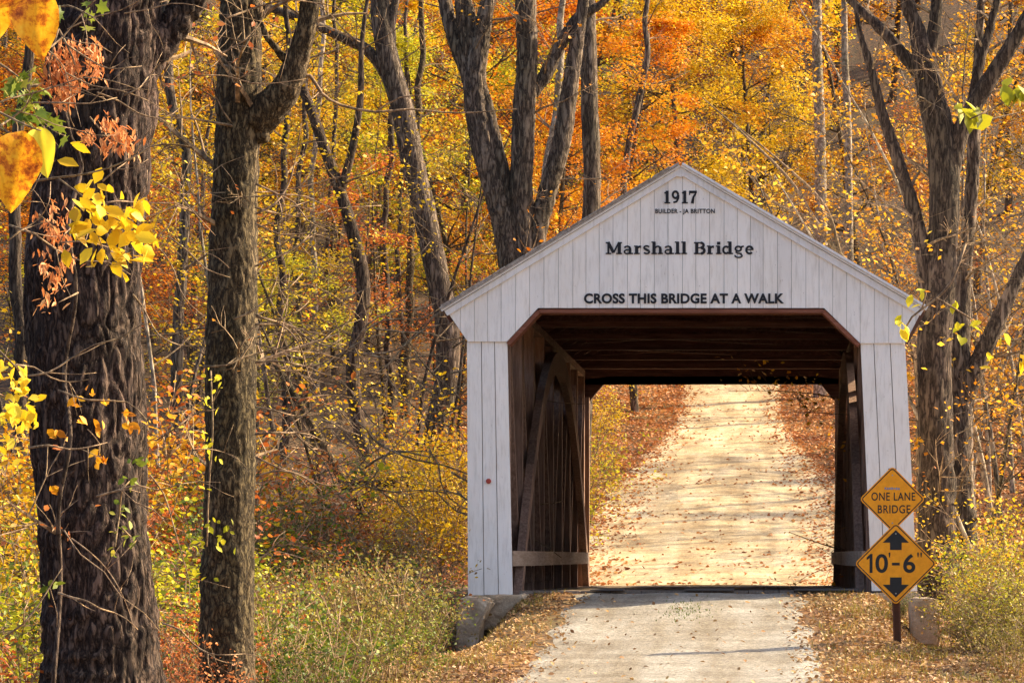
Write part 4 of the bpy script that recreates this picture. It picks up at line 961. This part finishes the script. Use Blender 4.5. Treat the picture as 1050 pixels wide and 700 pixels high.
def blade(parent, cx, cy, d, length, width, ang, m, fold=.25, curl=.25, tw=.3, name='leaf', seed=0):
    """one broad leaf: ribbed surface with a midrib fold and curled edges; ang: tip direction, degrees, 0 = down"""
    n, k = 14, 10; vs = []; fs = []; a = R(ang); sc_ = d/F; rr_ = random.Random(seed)
    for i in range(n+1):
        t = i/n; wv = width*.5*(math.sin(math.pi*min(1,(t**.75)))**.85)*(1-.1*t)+.15
        for j in range(k+1):
            u = -1+2*j/k; lx = u*wv*(1-.18*abs(u)*fold); ly = t*length
            dep = (abs(u)*fold*wv+curl*length*.35*math.sin(t*2.6)+.05*wv*math.sin(t*38+abs(u)*3)+.12*wv*math.sin(t*9+u*4+seed)*abs(u))
            X_ = lx*math.cos(a)+ly*math.sin(a); Y_ = -lx*math.sin(a)+ly*math.cos(a)
            p = W(cx+X_, cy+Y_, d); vs.append((p.x, p.y+(-dep+u*tw*wv)*sc_, p.z))
    for i in range(n):
        for j in range(k): q = i*(k+1)+j; fs.append((q, q+1, q+k+2, q+k+1))
    mb = MB(); mb.add(vs, fs); return mb.build(name, m, parent, True)
t1 = twig('leafy_twig', 'twig with big blotched yellow leaves hanging in the top left corner', 5.0, [[(-40,-20,5),(0,-6,4),(25,-4,3),(44,-10,2)]], None, None, 0, seed=1, cat='twig')
blade(t1, 34, -14, 5.0, 78, 52, 8, L['spot'], seed=1); blade(t1, 4, -24, 5.03, 82, 48, -12, L['spot'], seed=2, fold=.4); blade(t1, 20, -20, 5.06, 60, 40, -30, L['spot'], seed=3)
t2 = twig('leafy_twig', 'twig with two curled yellow leaves hanging near the left edge', 5.2, [[(-30,100,3),(5,118,2.5),(30,130,2),(42,134,1.5)]], None, None, 0, seed=2, cat='twig')
blade(t2, 24, 134, 5.2, 86, 56, -8, L['spot'], seed=4, fold=.35); blade(t2, 40, 130, 5.24, 54, 34, 10, L['lime'], seed=5, fold=.5); blade(t2, 10, 150, 5.26, 46, 36, -50, L['spot'], seed=6)
twig('leafy_branch', 'bright yellow leaf cluster hanging before the thick furrowed trunk', 13,
     [[(-20,200,3),(40,185,2.5),(90,178,2),(130,165,1.6),(170,140,1)],[(60,183,2),(90,205,1.6),(120,225,1.4),(150,240,1)],[(90,205,1.4),(100,240,1.2),(112,272,1)]],
     [(95,212,10),(108,222,11),(122,236,12),(138,222,10),(148,240,12),(130,262,11),(112,262,9),(150,258,7),(72,232,5),(80,258,4),(88,236,5),(140,205,4),(100,182,3),(80,168,3)], 'yellow', .08, seed=3, flat=.1, spread=9)
twig('leafy_branch', 'dry copper leaf bunches hanging on the upper furrowed trunk', 20,
     [[(60,30,3),(75,60,2),(82,90,1.5)],[(60,30,2),(50,70,1.5),(58,100,1)],[(88,40,2),(98,70,1)],[(80,60,2),(70,110,1.5),(76,130,1)],[(92,120,2),(110,140,1),(130,150,1)]],
     [(58,62,60),(54,80,60),(62,96,50),(74,70,60),(76,88,60),(72,50,40),(96,56,60),(98,72,40),(66,104,36),(112,128,34),(126,140,40),(110,150,34),(90,140,30),(134,152,30)], 'dryleaf', .062, seed=4, shape=NARROW, spread=5.5, droop=2.5)
twig('leafy_branch', 'dry copper leaves clinging lower down on the furrowed trunk', 20,
     [[(40,220,2),(60,240,1.5),(70,270,1)],[(80,300,2),(60,310,1)]], [(50,230,34),(62,244,44),(56,290,30),(70,268,24),(50,310,20),(44,270,24),(60,215,20)], 'dryleaf', .06, seed=14, shape=NARROW, spread=7, droop=2.5)
twig('leafy_vine', 'green leaved vine at the top left behind the yellow leaves', 18, [[(-10,60,3),(20,80,2),(35,110,2),(50,140,2)],[(50,10,2),(70,6,2),(100,20,1.5)]],
     [(24,78,9),(34,100,12),(22,112,10),(36,124,10),(16,95,8),(52,18,5),(96,22,5),(60,134,4),(10,120,6)], 'green', .085, seed=5, shape=LOBED, spread=7)
twig('leafy_vine', 'yellow leaved vine along the left edge below the hanging twigs', 17, [[(-10,400,3),(10,410,2),(30,430,2)],[(-10,350,2),(20,380,2)]],
     [(8,385,12),(16,400,14),(26,430,14),(8,425,12),(34,412,8),(10,450,6)], 'yellow', .075, seed=6, spread=8)
twig('leafy_vine', 'orange leaf scraps on a vine midway up the furrowed trunk', 20.5, [[(60,400,2),(90,410,2),(130,412,1.5),(150,430,1.5)],[(100,470,2),(102,455,1.5),(90,440,1)]],
     [(75,412,4),(92,402,4),(110,410,3),(132,426,5),(102,472,9),(100,440,4),(140,440,4),(62,448,5),(56,500,4),(86,430,3)], 'gold', .075, seed=7, spread=4)
twig('leafy_vine', 'green leaved vine climbing the lower furrowed trunk', 20.6, [[(118,560,2),(122,530,2),(126,500,2),(140,490,1.5)],[(124,540,2),(134,550,1.5)]],
     [(124,520,7),(122,545,8),(136,490,6),(144,470,6),(136,556,5),(50,600,6),(118,566,3)], 'green', .06, seed=8, spread=5)
twig('leafy_vine', 'small green vine leaves on the left side of the straight foreground trunk', 24.3, [[(212,560,2),(214,500,2),(218,440,2),(216,380,2)]],
     [(216,386,5),(222,400,5),(210,450,8),(218,470,6),(208,500,5),(220,540,10),(226,555,7),(205,560,7),(200,590,8),(212,420,5)], 'lime', .06, seed=9, spread=7)
vr = random.Random(15)
for g, (lab, d, n, x0, x1, y0, y1) in enumerate([('tangle of pale bare twigs crossing the upper furrowed trunk', 15, 22, -30, 170, 0, 250), ('tangle of bare tan twigs over the lower furrowed trunk', 19, 13, -20, 170, 280, 690),
                        ('bare side twigs reaching right from the straight foreground trunk', 24, 20, 250, 330, 150, 520), ('thin arching twigs between the two foreground trunks', 23, 9, 140, 240, 10, 480),
                        ('tangle of thin bare twigs before the shaded wood', 46, 44, 265, 470, 300, 530)]):
    paths = []
    for _ in range(n):
        px, py = vr.uniform(x0, x1), vr.uniform(y0, y1); a = vr.uniform(-1.0, .8); wd = vr.uniform(1.3, 2.6); st = []
        if g == 2: px = 262; a = vr.uniform(-.5,.5)
        m_ = vr.randint(4, 7); st_ = vr.uniform(14, 30)
        for k in range(m_): st.append((px, py, wd*(1-.75*k/m_))); px += math.cos(a)*st_; py += -math.sin(a)*st_; a += vr.uniform(-.5,.5)
        paths.append(st)
        for _b in range(2):
            j = vr.randint(1, m_-2); bx, by, bw = st[j]; b2 = vr.uniform(-1.6,1.6); s2_ = []
            for k in range(4): s2_.append((bx, by, bw*.7*(1-.2*k))); bx += math.cos(b2)*st_*.6; by -= math.sin(b2)*st_*.6; b2 += vr.uniform(-.4,.4)
            paths.append(s2_)
    twig('bare_branch', lab, d, paths, None, None, 0, seed=40+g, mat_=B['twig'])
twig('vine_stem', 'long dark vine looping down the thick furrowed trunk', 20.6, [[(62,90,5),(72,140,5),(84,170,5),(70,230,5),(78,300,5),(66,380,5),(72,450,5),(60,520,5),(62,600,5),(55,700,5)],[(90,0,3),(84,40,3),(72,70,3),(60,110,3)]], None, None, 0, seed=50, mat_=B['dark'], cat='vine')
twig('bare_branch', 'long thin branch sweeping right from the forked limb of the second trunk', 25, [[(300,80,5),(318,78,4),(330,96,3.5),(350,108,3),(385,115,2.5),(420,112,2),(470,116,1.5),(530,112,1)],[(385,115,2),(410,100,1.5),(440,98,1)]], None, None, 0, seed=51)
twig('leafy_twig', 'yellow green leaves hanging on a reddish twig at the right eave', 30, [[(990,250,3),(975,290,3),(955,310,2.5),(935,325,2),(925,345,1.5)],[(945,318,2),(950,300,1)],[(960,305,2),(1000,330,1.5),(1010,345,1)]],
     [(946,296,3),(936,310,2),(922,332,3),(928,340,3),(980,318,3),(983,335,3),(1000,335,4),(985,345,2)], 'lime', .12, seed=10, spread=3, droop=3, cat='twig')
twig('leafy_twig', 'small yellow leaves dangling low at the right edge of the view', 30, [[(1060,330,2),(1040,355,2),(1018,365,1.5)],[(1055,350,1.5),(1048,375,1)]], [(1016,366,4),(1048,372,4),(1030,352,2)], 'yellow', .12, seed=11, spread=4, droop=3, cat='twig')
twig('leafy_twig', 'green and yellow leaves sticking in from the upper right edge', 18, [[(1065,80,3),(1045,95,2.5),(1020,110,2),(995,122,1.5)]], [(990,118,4),(998,122,4),(985,112,3),(1035,98,4),(1045,104,5),(1050,92,3)], 'lime', .12, seed=12, spread=5, droop=1, cat='twig')
print('objects', len(bpy.data.objects))
